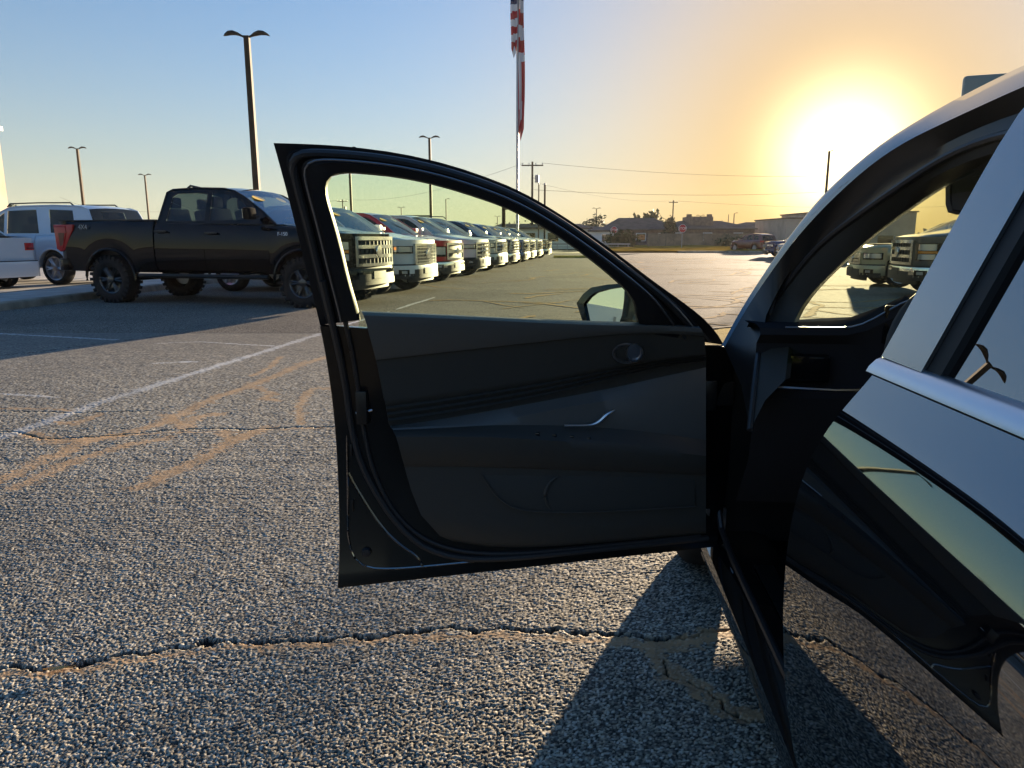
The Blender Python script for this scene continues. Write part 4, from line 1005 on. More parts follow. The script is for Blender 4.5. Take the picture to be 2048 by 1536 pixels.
q = MB().grid(T3[2:]); q.build('door_trim', M['trim_low'], fdoor, smooth=50)
edge = [r[0] for r in T + T2 + T3[1:]]
q = MB(); q.grid([edge, [v - dn_l * .05 for v in edge]]); q.build('trim_edge', M['trim'], fdoor)
q = MB(); pk = [(965, 950), (1000, 1000), (1040, 1020), (1120, 1024), (1250, 1020), (1390, 1012), (1390, 956), (1200, 952)]
q.prism(pk, lambda u, w, d: dpx(u, w, d), .092, .0965); q.build('door_pocket', M['trim_soft'], fdoor, bevel=.002)
MB().tube(smooth_line([dpx(*p, .100) for p in [(962, 948), (985, 985), (1010, 1008), (1045, 1022), (1120, 1026), (1250, 1022), (1392, 1013)]], 40, 2), .002, 6).build('pocket_lip', M['trim_low'], fdoor)
q = MB(); c0 = dpx(1130, 990, .098); ring = [c0 + Vector((0, 0, .055 * math.sin(a))) + (dpx(1190, 990, .098) - c0).normalized() * .055 * math.cos(a) for a in np.linspace(1.9, 4.4, 20)]
q.tube(ring, [.0012 + .004 * math.sin(math.pi * i / 19) for i in range(20)], 8); q.build('speaker_rim', M['trim_low'], fdoor)
# inside handle: an oval cup and a round lever end
def oval(cx, cy, rx, ry, off, n=28): return [dpx(cx + rx * math.cos(a), cy + ry * math.sin(a), off) for a in np.linspace(0, 2 * math.pi, n, endpoint=False)]
q = MB(); q.grid([oval(1254, 707, 30, 21, .062), oval(1254, 707, 30, 21, .070), oval(1254, 707, 27, 18, .071), oval(1252, 707, 20, 13, .060)], cv=True); q.add(oval(1252, 707, 20, 13, .060), [list(range(28))]); hcup = q.build('handle_cup', M['steel'], fdoor)
q = MB(); q.grid([oval(1268, 707, 16, 18, .062), oval(1270, 706, 17, 19, .086), oval(1270, 706, 15.5, 17.5, .094), oval(1270, 706, 11.5, 13.5, .094), oval(1270, 706, 11.5, 13.5, .091)], cv=True); q.add(oval(1270, 706, 11.5, 13.5, .091), [list(range(28))]); q.build('door_lever', M['satin_chrome'], fdoor)
q = MB(); st_ = [(1129, 851), (1160, 851), (1185, 850), (1200, 842), (1212, 829), (1230, 820)]
q.tube(smooth_line([dpx(*p, .108) for p in st_], 20, 2), [.0032] * 10 + [.004, .0048, .0055, .006, .0065, .0065, .006, .005, .004, .002], 8); q.build('pull_accent', M['satin_chrome'], fdoor)
for k in range(4):
    c = dpx(1075 + k * 34, 868 + k * 3, .108); q = MB().box(c, (.018, .012, .010)); q.build('window_switch', M['black_gloss'], fdoor, bevel=.002)
# latch, bump stop, edge seals
q = MB(); c = dpx(728, 812, .045); q.box(c, (.05, .028, .085)); lt = q.build('latch', M['black_satin'], fdoor, bevel=.004)
MB().tube([dpx(712, 826, .055), dpx(728, 824, .060), dpx(744, 820, .055)], .003, 6).build('latch_plate', M['satin_chrome'], lt)
q = MB().lathe([(0, .012), (.010, .010), (.013, 0)], 14, 'x'); o = q.build('rubber_stop', M['seal'], fdoor); o.location = dpx(733, 1104, .045); o.rotation_euler = (0, 0, math.atan2(dn_l.y, dn_l.x))
def inset_line(ins, off):
    return [dpx(*p, off) for p in ins]
MB().tube(smooth_line(inset_line([(645, 560), (668, 660), (690, 760), (703, 860), (722, 930), (760, 1000), (800, 1055), (850, 1098), (920, 1118), (1010, 1118), (1150, 1104), (1300, 1088), (1415, 1076)], .045), 50, 2), .009, 8).build('weather_seal', M['seal'], fdoor)
MB().tube(smooth_line(inset_line([(690, 640), (712, 740), (726, 860), (748, 950), (790, 1030), (850, 1082), (930, 1106), (1040, 1108), (1200, 1092), (1400, 1072)], .045), 50, 2), .006, 8).build('weather_seal', M['seal'], fdoor)
MB().tube(smooth_line(inset_line([(697, 945), (712, 975), (760, 1050), (800, 1090), (836, 1112), (846, 1135)], .041), 30, 2), .004, 6).build('panel_rib', BP, fdoor)
MB().tube(smooth_line(inset_line([(694, 870), (696, 1000), (695, 1080), (712, 1128), (760, 1140), (900, 1128), (1100, 1106)], .041), 30, 2), .003, 6).build('panel_rib', BP, fdoor)
for p in ((700, 690), (703, 900), (706, 1010)):
    q = MB().box(dpx(*p, .043), (.010, .006, .03)); q.build('screw_cover', M['black_satin'], fdoor, bevel=.002)
# door mirror, outside the glass
MN = Vector((-.80, -.60, .085)).normalized()
def mpx(px, py, off=0.0, base=Vector((.285, 2.13, 0))):
    d = ray(px, py); A = base + MN * off; p = EYE + d * ((A - EYE).dot(Vector((MN.x, MN.y, 0)).normalized()) / d.dot(Vector((MN.x, MN.y, 0)).normalized())); return loc(p)
DNp = Vector((.05, -1, 0)).normalized()
def hpx(px, py, back=0.0):
    d = ray(px, py); A = Vector((.3, 2.14 + back, 0)); p = EYE + d * ((A - EYE).dot(DNp) / d.dot(DNp)); return loc(p)
ho_ = [(1153, 606), (1166, 588), (1182, 575), (1215, 569), (1255, 566), (1275, 568), (1282, 600), (1278, 640), (1250, 652), (1180, 652), (1166, 646)]
hi_ = [(1167, 608), (1178, 594), (1190, 585), (1215, 578), (1246, 573), (1249, 576), (1248, 600), (1244, 630), (1238, 647), (1185, 648), (1174, 642)]
MG = Vector((-.86, -.51, .10)).normalized()
def gpx(px, py, off=0.0):
    d = ray(px, py); A = Vector((.302, 2.29, 1.0)) + MG * off; p = EYE + d * ((A - EYE).dot(MG) / d.dot(MG)); return loc(p)
mg_l = Vector((MG.dot(AX), MG.dot(OUT), MG.z))
outer = [gpx(*p) for p in ho_]; c_m = sum(outer, Vector()) / len(outer)
bk = [c_m + (v - c_m) * .72 - mg_l * .11 for v in outer]; m1 = [c_m + (v - c_m) * 1.0 - mg_l * .05 for v in outer]
q = MB(); q.grid([bk, m1, outer, [gpx(*p, .003) for p in hi_], [gpx(*p, -.006) for p in hi_]], cv=True); q.add(bk, [list(range(len(bk)))]); sm_ = q.build('side_mirror', M['black_gloss'], fdoor, smooth=50)
q = MB().tube([dpx(1300, 645, -.01), dpx(1285, 640, -.06), bk[7] * .5 + m1[7] * .5], [.03, .028, .025], 8); q.build('mirror_arm', M['plastic'], sm_)
q = MB().add([gpx(*p, -.004) for p in hi_], [list(range(len(hi_)))])
q.build('mirror_glass', M['mirror'], fdoor, smooth=0)

# ------------------------------------------------------------------ the parked rows
PT = dict(
    white=paint('white_car_paint', (.62, .63, .64)), red=paint('red_car_paint', (.40, .012, .018), .0), navy=paint('navy_car_paint', (.014, .030, .10)),
    blue=paint('blue_car_paint', (.02, .085, .30)), silver=paint('silver_car_paint', (.34, .37, .40), .6), grey=paint('grey_car_paint', (.07, .075, .08), .4),
    maroon=paint('maroon_car_paint', (.10, .012, .016)), tan=paint('champagne_car_paint', (.40, .36, .24), .4), white2=paint('pearl_white_car_paint', (.58, .60, .62)))
HT = R(-16.0); hv = Vector((math.cos(HT), math.sin(HT), 0)); lv = Vector((-hv.y, hv.x, 0))
GT = 'pickup trucks parked side by side along the kerb'
def set_scale(t, s): t.scale = (s, s, s); return t
BT = M['truck_black']; UP = .045
S = pickup(rim_mat=M['black_rim'], rim_style='multi', R=.425, tw=.32, poke=.05, treads=26, rim=.25, grille_mat=M['chrome'], bumper_mat=BT, zb=.57, bumper=(.38, .65),
           sw_mat=[M['glass_mid'], M['glass_mid']], ws_mat=M['glass_clear'], rw_mat=M['glass_clear'], dark_arch=0, Ra=.55, xr=-2.12, XR=-3.34,
           top=[(-3.4, 1.43 + UP), (-1.13, 1.43 + UP), (-1.10, 1.375 + UP), (1.22, 1.33 + UP), (1.6, 1.32 + UP), (2.3, 1.18 + UP), (2.8, 1.06 + UP)], cowl=(1.22, 1.345 + UP), crown=.03, face=(.66, 1.12), grille_z=(.70, 1.18), lamp=(.58, .93, .78, 1.12),
           rear=(.76, 1.42 + UP), tail=(.78, 1.0, .92, 1.41), rbumper=(.58, .78), belt=1.37 + UP, roof=1.96 + UP, O=[(x, z + .03 + UP) for x, z in pickup()['O']], win=[[(x, z + .03 + UP) for x, z in w] for w in pickup()['win']], mirror=(.98, 1.52 + UP), mirror_mat=M['underbody'])
truck = vehicle(S, 'pickup_truck', 'lifted black pickup truck with knobbly tyres and red tail light, nearest of the row', 'pickup truck', (-5.0, 13.72), HT, BT, GT)
rot90 = Matrix.Rotation(R(90), 4, 'X')
text_mesh('lettering', '4X4', .12, M['steel'], truck, Matrix.Translation((S['XR'] + .70, -(S['W'] + .012), 1.36)) @ rot90)
text_mesh('lettering', 'F-150', .085, M['white_print'], truck, Matrix.Translation((1.50, -(S['W'] + .008), 1.23)) @ rot90)
q = MB().tube([(-.60, -.3, 2.06), (-.80, -.3, 2.10), (-.86, -.3, 2.06)], .02, 6); q.build('roof_antenna', M['black_gloss'], truck)
def row_truck(px, Y, body, label, sc=1.0, **kw):
    sc *= .95; Y *= 1.04; kw.setdefault('crown', .03)
    X = (px - 1024) / FPX * (Y * cP + .2)
    S = kw.pop('maker', pickup)(sw_mat=M['glass_tint'], **kw)
    c = Vector((X, Y, 0)) - hv * (S['XF'] - .33) * sc - lv * .98 * sc; sp = S.get('bed') is None
    return set_scale(vehicle(S, 'large_suv' if sp else 'pickup_truck', label, 'car' if sp else 'pickup truck', (c.x, c.y), HT, body, GT, detail=1 if Y < 24 else 0), sc)
ram = dict(bars=5, vbars=15, meshbright=1, barh=.012, lampstyle='bar', lamp=(.50, .95, .90, 1.06), grille_p=.44, grille_z=(.66, 1.10), bumper=(.36, .64), gframe=.035, face=(.66, 1.06), droop=.10, crown=.05)
row_truck(860, 16.3, PT['white'], 'white pickup with a honeycomb chrome grille, second from the door edge', 1.0, **ram)
row_truck(915, 19.6, PT['red'], 'red pickup with chrome bumper and square headlights beside the white ones', .98, bars=1, vbars=0, lampstyle='bar', lamp=(.52, .93, .76, 1.04), bumper_mat=M['chrome'], rbumper_mat=M['chrome'], grille_z=(.68, 1.12), grille_p=.48, barh=.045)
row_truck(968, 22.9, PT['white'], 'white pickup with black front corners, just beyond the red pickup', 1.0, bars=3, vbars=5, lampstyle='bar', lamp=(.55, .97, .90, 1.05), bumper_mat=M['plastic'], barh=.03, grille_z=(.58, 1.10))
row_truck(1003, 26.2, PT['silver'], 'pale silver sport utility with thin headlights, just left of the navy pickup', 1.06, maker=suv, bars=2, lampstyle='bar', lamp=(.55, .95, .84, 1.0), ws_mat=M['glass_clear'])
row_truck(1029, 29.6, PT['navy'], 'dark navy pickup between the silver sport utility and the bright blue pickup', 1.0, bars=3, vbars=0, bumper_mat=M['chrome'])
row_truck(1051, 33.0, PT['blue'], 'bright blue pickup with chrome grille far along the row', .98, bars=2, vbars=7)
row_truck(1064, 36.2, PT['grey'], 'grey pickup mostly hidden behind the bright blue one', .97, bars=2)
row_truck(1078, 39.6, PT['white2'], 'pearl white pickup near the far end of the row', .97, bars=3, bumper_mat=M['chrome'])
row_truck(1096, 43.4, BP, 'black pickup at the very end of the row', .96, bars=2, bumper_mat=M['chrome'])
HS = R(164)
set_scale(vehicle(suv(sw_mat=M['glass_dark'], rw_mat=M['glass_mid']), 'large_suv', 'pale silver blue sport utility with roof rails behind the black pickup', 'car', (-12.8, 19.95), HS, paint('pale_blue_silver_paint', (.52, .57, .64), .0)), 1.05)
set_scale(vehicle(car(top=[(-2.4, 1.12), (-1.4, 1.10), (.9, .94), (1.7, .86), (2.3, .72)], rear=(.42, 1.12), tail=(.55, 1.0, .84, 1.0), rbumper=(.26, .60), belt=1.0, O=[(x, z + .1) for x, z in car()['O']], win=[[(x, z + .08) for x, z in w] for w in car()['win']], roof=1.52), 'parked_car', 'white car with a pointed red tail light at the left picture edge', 'car', (-13.95, 17.4), HS, PT['white'], detail=0), 1.06)
# cars on the right-hand side of the lot
GR = 'cars parked facing left on the right side of the lot'
def right_car(S, px, Y, body, name, label, cat='car', h=R(168)):
    X = (px - 1024) / FPX * (Y * cP + .2); d = Vector((math.cos(h), math.sin(h), 0)); l_ = Vector((-d.y, d.x, 0))
    c = Vector((X, Y, 0)) - d * S['XF'] - l_ * S['W'] * .5
    return vehicle(S, name, label, cat, (c.x, c.y), h, body, GR, detail=0)
right_car(pickup(bumper_mat=M['chrome'], step=0), 1806, 14.6, PT['grey'], 'pickup_truck', 'grey pickup seen through the windscreen, nearer of the two', 'pickup truck')
right_car(crossover(), 1712, 18.2, PT['tan'], 'parked_car', 'champagne car with a sloping hood seen through the windscreen')
right_car(car(), 1556, 43.5, PT['white2'], 'parked_car', 'pale car half hidden by the windscreen pillar on the right')
right_car(crossover(), 1529, 48.0, PT['navy'], 'parked_car', 'dark blue car nosing out beside the maroon one')
vehicle(crossover(sw_mat=M['glass_mid'], rw_mat=M['glass_mid'], ws_mat=M['glass_mid']), 'parked_car', 'maroon sport utility seen from behind by the grass strip', 'car', (22.3, 68.5), R(112), PT['maroon'], detail=0)

# ------------------------------------------------------------------ poles, lamps, flag
M['pole_brown'] = mat('bronze_painted_pole', (.045, .032, .020), rough=.7, spec=.15, noise=(2, .3))
M['pole_grey'] = mat('galvanised_pole', (.33, .33, .34), rough=.4, metal=.6)
M['wood_pole'] = mat('weathered_wood_pole', (.10, .075, .055), rough=.9, noise=(3, .4))
def lamp_post(px, Y, H_, arms, label, w=.10, hs=1.0, az=0):
    p = at_y(px, 470, Y); t = thing('lamp_post', (p.x, Y, 0), az, label, 'lamp post', 'tall parking lot lamp posts')
    q = MB(); q.add([(sx * w * k, sy * w * k, z) for z, k in ((0, 1.0), (H_, .78)) for sx, sy in ((-1, -1), (1, -1), (1, 1), (-1, 1))], [(0, 1, 5, 4), (1, 2, 6, 5), (2, 3, 7, 6), (3, 0, 4, 7), (4, 5, 6, 7)])
    q.build('pole', M['pole_brown'], t, smooth=0)
    q = MB().box((0, 0, .3), (.5, .5, .6)); q.build('footing', M['kerb'], t, bevel=.03)
    for sg in arms:
        q = MB(); L = .78 * hs; rows = []
        for i, (u, zz, hw, th) in enumerate(((.0, -.08, .045, .05), (.14, -.03, .05, .05), (.28, .03, .15, .07), (.45, .07, .19, .09), (.62, .06, .17, .08), (.74, .02, .10, .05), (.80, .0, .02, .01))):
            x, z = sg * u * hs, H_ + zz * hs
            rows.append([Vector((x, -hw * hs, z)), Vector((x, -hw * .6 * hs, z + th * hs)), Vector((x, hw * .6 * hs, z + th * hs)), Vector((x, hw * hs, z)), Vector((x, 0, z - th * .4 * hs))])
        q.grid(rows, cv=True); q.build('lamp_head', M['pole_brown'], t, smooth=50)
    return t
lamp_post(520, 27.0, 8.05, (1, -1), 'tallest looking lamp post with two curved heads above the black pickup', .115, 1.0)
lamp_post(174, 64, 8.65, (1, -1), 'slim two headed lamp post over the pale sport utility', .11, .98)
lamp_post(301, 87, 8.4, (1, -1), 'small distant lamp post just left of the black pickup cab', .10, .98)
lamp_post(863, 57, 8.6, (1, -1), 'two headed lamp post rising behind the top of the door frame', .11, 1.0)
lamp_post(705, 66, 8.9, (1, -1), 'thin dark lamp post in the rear corner of the door window', .11, .9)
lamp_post(1645, 68, 8.9, (1,), 'single headed lamp post against the glare of the sun', .10, .5)
lamp_post(893, 150, 9.0, (1,), 'tiny single headed lamp post between two poles in the window', .11, 1.0)
lamp_post(804, 190, 9.0, (1, -1), 'tiny two headed lamp post above the red pickup', .12, 1.3)
lamp_post(995, 265, 9.0, (1, -1), 'farthest tiny lamp post above the navy pickup', .15, 1.6)
lamp_post(1192, 196, 9.0, (1, -1), 'small lamp post above the round tree left of the houses', .13, 1.5)
lamp_post(1399, 265, 9.3, (1, -1), 'small lamp post above the parapet of the grey house', .16, 2.0)
lamp_post(1466, 238, 9.2, (1,), 'small lamp post right of the grey house roof', .15, 1.6)
# flagpole and the limp flag
fp = at_y(1034.5, 470, 45)
t = thing('flagpole', (fp.x, 45, 0), 0, 'tall grey flagpole with a limp flag, right of the lamp post', 'flagpole')
q = MB().tube([(0, 0, 0), (0, 0, 8), (0, 0, 18.4)], [.085, .075, .05], 12); q.build('pole', M['pole_grey'], t)
q = MB().lathe([(0, 18.66), (.10, 18.6), (.14, 18.5), (.10, 18.4), (0, 18.36)], 14, 'z'); q.build('finial', M['satin_chrome'], t)
M['flag_red'] = mat('flag_red_cloth', (.42, .022, .030), rough=.85); M['flag_white'] = mat('flag_white_cloth', (.66, .64, .64), rough=.85); M['flag_blue'] = mat('flag_blue_cloth', (.02, .035, .10), rough=.85)
rf = random.Random(3)
def fold(x0, x1, ztop, zbot, nb, bands, y0, amp, lean, part, parent):
    """one hanging fold of cloth: stripe bands run across it, tilted by lean"""
    nz, nx = 60, 12; V = []; F = []; Mi = []
    for i in range(nz + 1):
        u = i / nz; w = interp(((0, .55), (.2, .8), (.5, .9), (.8, 1.0), (.93, .95), (1, .15)), u)
        for j in range(nx + 1):
            v = j / nx; x = x0 + (x1 - x0) * (.5 + (v - .5) * w) + .03 * math.sin(u * 9 + v * 2)
            V.append((x, y0 + amp * math.sin(v * 9 + u * 3) + .04 * math.sin(u * 14 + v * 4), ztop + (zbot - ztop) * (u + .03 * math.sin(v * 8) * (u > .9))))
    for i in range(nz):
        for j in range(nx):
            F.append((i * (nx + 1) + j, i * (nx + 1) + j + 1, (i + 1) * (nx + 1) + j + 1, (i + 1) * (nx + 1) + j))
            u, v = (i + .5) / nz, (j + .5) / nx; Mi.append(bands(u, v))
    b = MB(); b.v, b.f, b.m = V, F, Mi
    return b.build(part, [M['flag_red'], M['flag_white'], M['flag_blue']], parent, smooth=60)
flag = thing('flag', (fp.x, 45, 0), 0, 'limp red and white striped flag with a blue corner hanging down the pole', 'flag')
def z_at(py): return at_y(1030, py, 45).z
zt = z_at(-95)
b_left = lambda u, v: 2 if u < .50 else (1 if int((u * 4.6 + .08 * v) * 3.0) % 2 else 0)
b_right = lambda u, v: 2 if u < .25 else ((1 if int((u * 13.5 - .35 * v)) % 2 else 0) if u < .58 else (1 if (.20 < v - .35 * (u - .58) < .55 and u < .93) else 0))
fold(-.40, -.02, zt, z_at(112), 6, b_left, -.13, .06, 0, 'cloth', flag)
fold(-.06, .42, zt, z_at(272), 9, b_right, .02, .09, .3, 'cloth', flag)
# utility poles and wires
def utility_pole(px, Y, H_, label, arm=2.4, box=False, r=.15):
    p = at_y(px, 470, Y); t = thing('utility_pole', (p.x, Y, 0), 0, label, 'utility pole', 'wooden utility poles')
    MB().tube([(0, 0, 0), (0, 0, H_)], [r, r * .7], 10).build('pole', M['wood_pole'], t)
    if arm:
        MB().box((0, -r, H_ - .45), (arm, .10, .14)).build('crossarm', M['wood_pole'], t)
        for k in (-.46, -.16, .16, .46): MB().tube([(arm * k, -r, H_ - .4), (arm * k, -r, H_ - .15)], .05, 6).build('insulator', M['pole_grey'], t)
    if box:
        MB().lathe([(0, H_ - 2.4), (.22, H_ - 2.4), (.24, H_ - 1.6), (0, H_ - 1.5)], 12, 'z', (.55, -.1, 0)).build('transformer', M['pole_grey'], t)
        MB().box((.35, -.05, H_ - 1.9), (.5, .06, .06)).build('bracket', M['pole_grey'], t)
    return Vector((p.x, Y, H_ - .15))
w1 = utility_pole(1064, 90, 10.2, 'wooden utility pole with crossarm and transformer right of the flagpole', 2.6, True, .17)
w2 = utility_pole(1344, 150, 8.8, 'thin utility pole with a short crossarm in front of the houses', 1.8, False, .16)
w3 = utility_pole(688, 170, 10.0, 'faint utility pole seen low in the corner of the door window', 2.4, True, .16)
w4 = utility_pole(222, 190, 8.4, 'tiny utility pole above the roof rack of the pale sport utility', 2.0, False, .14)
w5 = utility_pole(1258, 240, 8.0, 'tiny bare pole left of the spreading tree', 0, False, .2)
w6 = utility_pole(1455, 230, 8.6, 'slim pole beside the right end of the grey house', 0, False, .15)
w7 = utility_pole(1306, 260, 8.6, 'faint bare pole behind the ridge of the houses', 0, False, .14) if False else None
for px, Y, H_, r_, lab in ((1077, 75, 6.6, .06, 'thin steel post just right of the utility pole'), (1089, 70, 6.2, .09, 'dark steel post at the far end of the truck row')):
    p = at_y(px, 470, Y); t = thing('steel_post', (p.x, Y, 0), 0, lab, 'post'); MB().tube([(0, 0, 0), (0, 0, H_)], r_, 8).build('pole', M['pole_brown'], t); MB().lathe([(0, H_ + .1), (r_ * 1.2, H_ + .02), (r_ * 1.2, H_ - .1)], 8, 'z').build('cap', M['pole_grey'], t)
p = at_y(1007.5, 470, 50); t = thing('sign_post', (p.x, 50, 0), 0, 'thick dark post with a small box on its side left of the flagpole', 'post')
MB().tube([(0, 0, 0), (0, 0, 4.6)], .13, 10).build('pole', M['pole_brown'], t); MB().box((.22, -.05, 3.35), (.20, .2, .55)).build('control_box', M['plastic'], t, bevel=.02)
def wire(a, b_, sag, label, r=.012):
    pts = [Vector(a).lerp(Vector(b_), k / 24) - Vector((0, 0, sag * 4 * (k / 24) * (1 - k / 24))) for k in range(25)]
    o = MB().tube(pts, r, 5).build('power_line', M['plastic']); return tag(o, label, 'power line', 'overhead wires')
wire((-115, 190, 11.7), w4 + Vector((-.5, 0, 0)), .6, 'long sagging wire over the pale sport utility', .022)
wire(w4 + Vector((.5, 0, 0)), w3 + Vector((-.6, 0, 0)), 1.2, 'wire running behind the black pickup cab', .022)
wire(w3 + Vector((.6, 0, .2)), w1 + Vector((-1, 0, 0)), 1.6, 'wire across the sky inside the door window', .016)
wire(w1 + Vector((1.1, 0, 0)), (75, 130, 13.2), 1.5, 'upper wire running right from the crossarm pole towards the sun', .016)
wire(w1 + Vector((.2, 0, -3.1)), (70, 130, 10.6), 1.2, 'lower wire running right from the crossarm pole', .018)
wire(w1 + Vector((.2, 0, -2.2)), w2 + Vector((-.8, 0, 0)), .8, 'wire between the crossarm pole and the thin pole by the houses', .014)
wire(w2 + Vector((.8, 0, 0)), (110, 175, 9.0), 1.0, 'wire leaving the thin pole towards the low building', .018)

# ------------------------------------------------------------------ far side: grass strip, signs, fence, houses, trees
M['grass'] = mat('dry_yellow_grass', (.30, .19, .035), rough=1, spec=.0, noise=(.8, .35), bump=(5, .012))
M['plank'] = mat('weathered_fence_wood', (.26, .19, .13), rough=.9, noise=(1.5, .3)); M['shingle'] = mat('grey_roof_shingles', (.085, .075, .070), rough=.95, noise=(1.2, .3))
M['brick'] = mat('brown_brick_wall', (.20, .14, .11), rough=.9, noise=(2, .3)); M['stucco'] = mat('tan_stucco', (.48, .38, .29), rough=.9, noise=(.6, .15)); M['white_wall'] = mat('white_metal_wall', (.66, .68, .68), rough=.6, noise=(.4, .1))
M['leaf'] = mat('green_leaves', (.055, .075, .028), rough=.7, noise=(1.2, .45)); M['leaf_dark'] = mat('dark_evergreen_leaves', (.030, .042, .020), rough=.8, noise=(1.2, .4)); M['bark'] = mat('brown_bark', (.09, .065, .045), rough=.95, noise=(4, .4))
M['sign_red'] = mat('red_sign_sheeting', (.46, .014, .022), rough=.45)
for m_ in (M['leaf'], M['leaf_dark'], M['flag_red'], M['flag_white']):
    m_.node_tree.nodes['Principled BSDF'].inputs['Transmission Weight'].default_value = 0
gr = MB(); nx_, ny_ = 60, 18
gr.grid([[(9 + 75 * i / nx_, 62.5 + 33 * j / ny_ + (1.5 * math.sin(i * .2)), .13 + .12 * math.sin(i * .7) * math.sin(j * .9) + .010 * j) for i in range(nx_ + 1)] for j in range(ny_ + 1)])
tag(gr.build('grass_strip', M['grass'], smooth=60), kind='structure')
q = MB(); q.grid([[(14 + 26 * k / 26, 62.2 + 1.5 * math.sin((14 + 26 * k / 26 - 9) / 75 * 60 * .2) * 0 + o_, z) for o_, z in ((0, -.02), (.02, .15), (.20, .16), (.22, -.02))] for k in range(27)]); tag(q.build('kerb', M['kerb'], smooth=0), kind='structure')
q = MB(); q.grid([[(2.6 + .2 * k, 46.0, 0) for k in range(21)], [(2.6 + .2 * k, 46.0, .14) for k in range(21)], [(2.6 + .2 * k, 46.3, .14) for k in range(21)]]); tag(q.build('kerb', mat('yellow_painted_kerb', (.50, .38, .08), rough=.8, noise=(3, .3)), smooth=0), kind='structure')
def stop_sign(px, py, Y, label):
    p = at_y(px, py, Y); t = thing('stop_sign', (p.x, Y, 0), 0, label, 'stop sign', 'red stop signs by the lot exit'); z = p.z; r = .43
    oc = [(r * math.cos(R(22.5 + 45 * k)), z + r * math.sin(R(22.5 + 45 * k))) for k in range(8)]; oi = [(r * .92 * math.cos(R(22.5 + 45 * k)), z + r * .92 * math.sin(R(22.5 + 45 * k))) for k in range(8)]
    f = MB().prism(oc, lambda u, w, d: Vector((u, d, w)), -.03, -.01).build('sign_border', M['white_print'], t, smooth=0)
    f2 = MB().prism(oi, lambda u, w, d: Vector((u, d, w)), -.036, -.031).build('sign_face', M['sign_red'], t, smooth=0)
    text_mesh('lettering', 'STOP', .36, M['white_print'], f2, Matrix.Translation((0, -.040, z)) @ rot90, .002)
    MB().box((0, .03, z / 2 + .2), (.07, .05, z + .2)).build('post', M['pole_grey'], t)
stop_sign(1365, 457, 76, 'red stop sign on a post at the kerb in front of the grey house')
stop_sign(1228, 460, 90, 'red stop sign left of the houses, next to the bush')
def fence(x0, x1, Y, zh, label):
    t = thing('wooden_fence', (0, 0, 0), 0, label, 'fence'); n = int((x1 - x0) / 2.4)
    for k in range(n):
        q = MB(); a = x0 + k * 2.4
        for i in range(14): q.box((a + .10 + i * .16, Y + .6 * math.sin(k * .3) * 0, zh / 2 + random.uniform(-.02, .02)), (.15, .02 + random.uniform(0, .012), zh))
        tag(q.build('fence_panel', M['plank'], t, smooth=0)); MB().box((a, Y + .06, zh / 2), (.11, .11, zh + .08)).build('fence_post', M['plank'], t)
fence(17.5, 33, 95, 1.85, 'weathered board fence in front of the grey house')
def house(x0, x1, Y, dep, eave, ridge, label, hip=3.0, wall='brick', parapet=None, win=3):
    t = thing('house', ((x0 + x1) / 2, Y, 0), 0, label, 'house'); w = (x1 - x0) / 2
    MB().box((0, dep / 2, eave / 2), (2 * w, dep, eave)).build('wall', M[wall], t)
    q = MB(); o = .5
    q.add([(-w - o, -o, eave), (w + o, -o, eave), (w + o, dep + o, eave), (-w - o, dep + o, eave), (-w + hip, dep / 2, ridge), (w - hip, dep / 2, ridge)], [(0, 1, 5, 4), (1, 2, 5), (2, 3, 4, 5), (3, 0, 4), (0, 3, 2, 1)])
    q.add([(-w - o, -o, eave), (w + o, -o, eave), (w + o, -o, eave - .2), (-w - o, -o, eave - .2)], [(0, 1, 2, 3)])
    rf_ = q.build('roof', M['shingle'], t, smooth=0)
    for k in range(win):
        x = -w + 2 * w * (k + .5) / win; fo = MB().box((x, -.03, eave * .55), (1.5, .1, 1.2)).build('window', M['white_print'], t); MB().box((x, -.09, eave * .55), (1.3, .03, 1.0)).build('pane', M['glass_black'], fo)
    if parapet:
        a, b_, h = parapet; MB().box(((a + b_) / 2, dep * .4, h / 2), (b_ - a, dep * .5, h)).build('chimney_block', M[wall], rf_)
        for x in (a + .25, b_ - .25): MB().box((x, dep * .3, h + .15), (.7, .7, .5)).build('chimney', M[wall], rf_)
    return t
house(14.5, 24.5, 112, 9, 2.6, 4.4, 'grey roofed house with dormer windows left of the dark cone shaped tree', 2.2)
house(23.8, 38.5, 118, 10, 2.8, 4.1, 'long grey roofed house with a square parapet behind the board fence', 4.0, parapet=(-2.6, 1.2, 4.7))
house(40, 62, 140, 12, 2.8, 4.4, 'wide low house with a brown roof left of the stucco building', 6.0)
house(9.5, 15.2, 108, 8, 2.4, 3.0, 'pale low house with a flat looking roof behind the left stop sign', .8, 'white_wall', win=2)
house(-2, 9, 88, 8, 2.5, 3.0, 'long pale low building beyond the end of the truck row', .6, 'white_wall', win=4)
t = thing('stucco_building', (0, 0, 0), 0, 'tan stucco commercial building with a stepped flat roof by the sun', 'building')
MB().box((42.8, 116, 2.05), (5.0, 14, 4.1)).build('wall', M['stucco'], t); MB().box((52.3, 117, 2.5), (14, 16, 5.0)).build('tower_wall', M['stucco'], t)
MB().box((42.8, 116, 4.16), (5.3, 14.4, .16)).build('coping', M['shingle'], t); MB().box((52.3, 117, 5.08), (14.4, 16.4, .18)).build('coping', M['shingle'], t)
MB().box((47, 108.9, 1.6), (9, .12, .5)).build('sign_band', mat('red_sign_band', (.4, .05, .05), rough=.6), t)
for x in (44, 50, 55): q = MB().box((x, 108.88, .9), (2.2, .1, 1.5)).build('window', M['glass_black'], t)
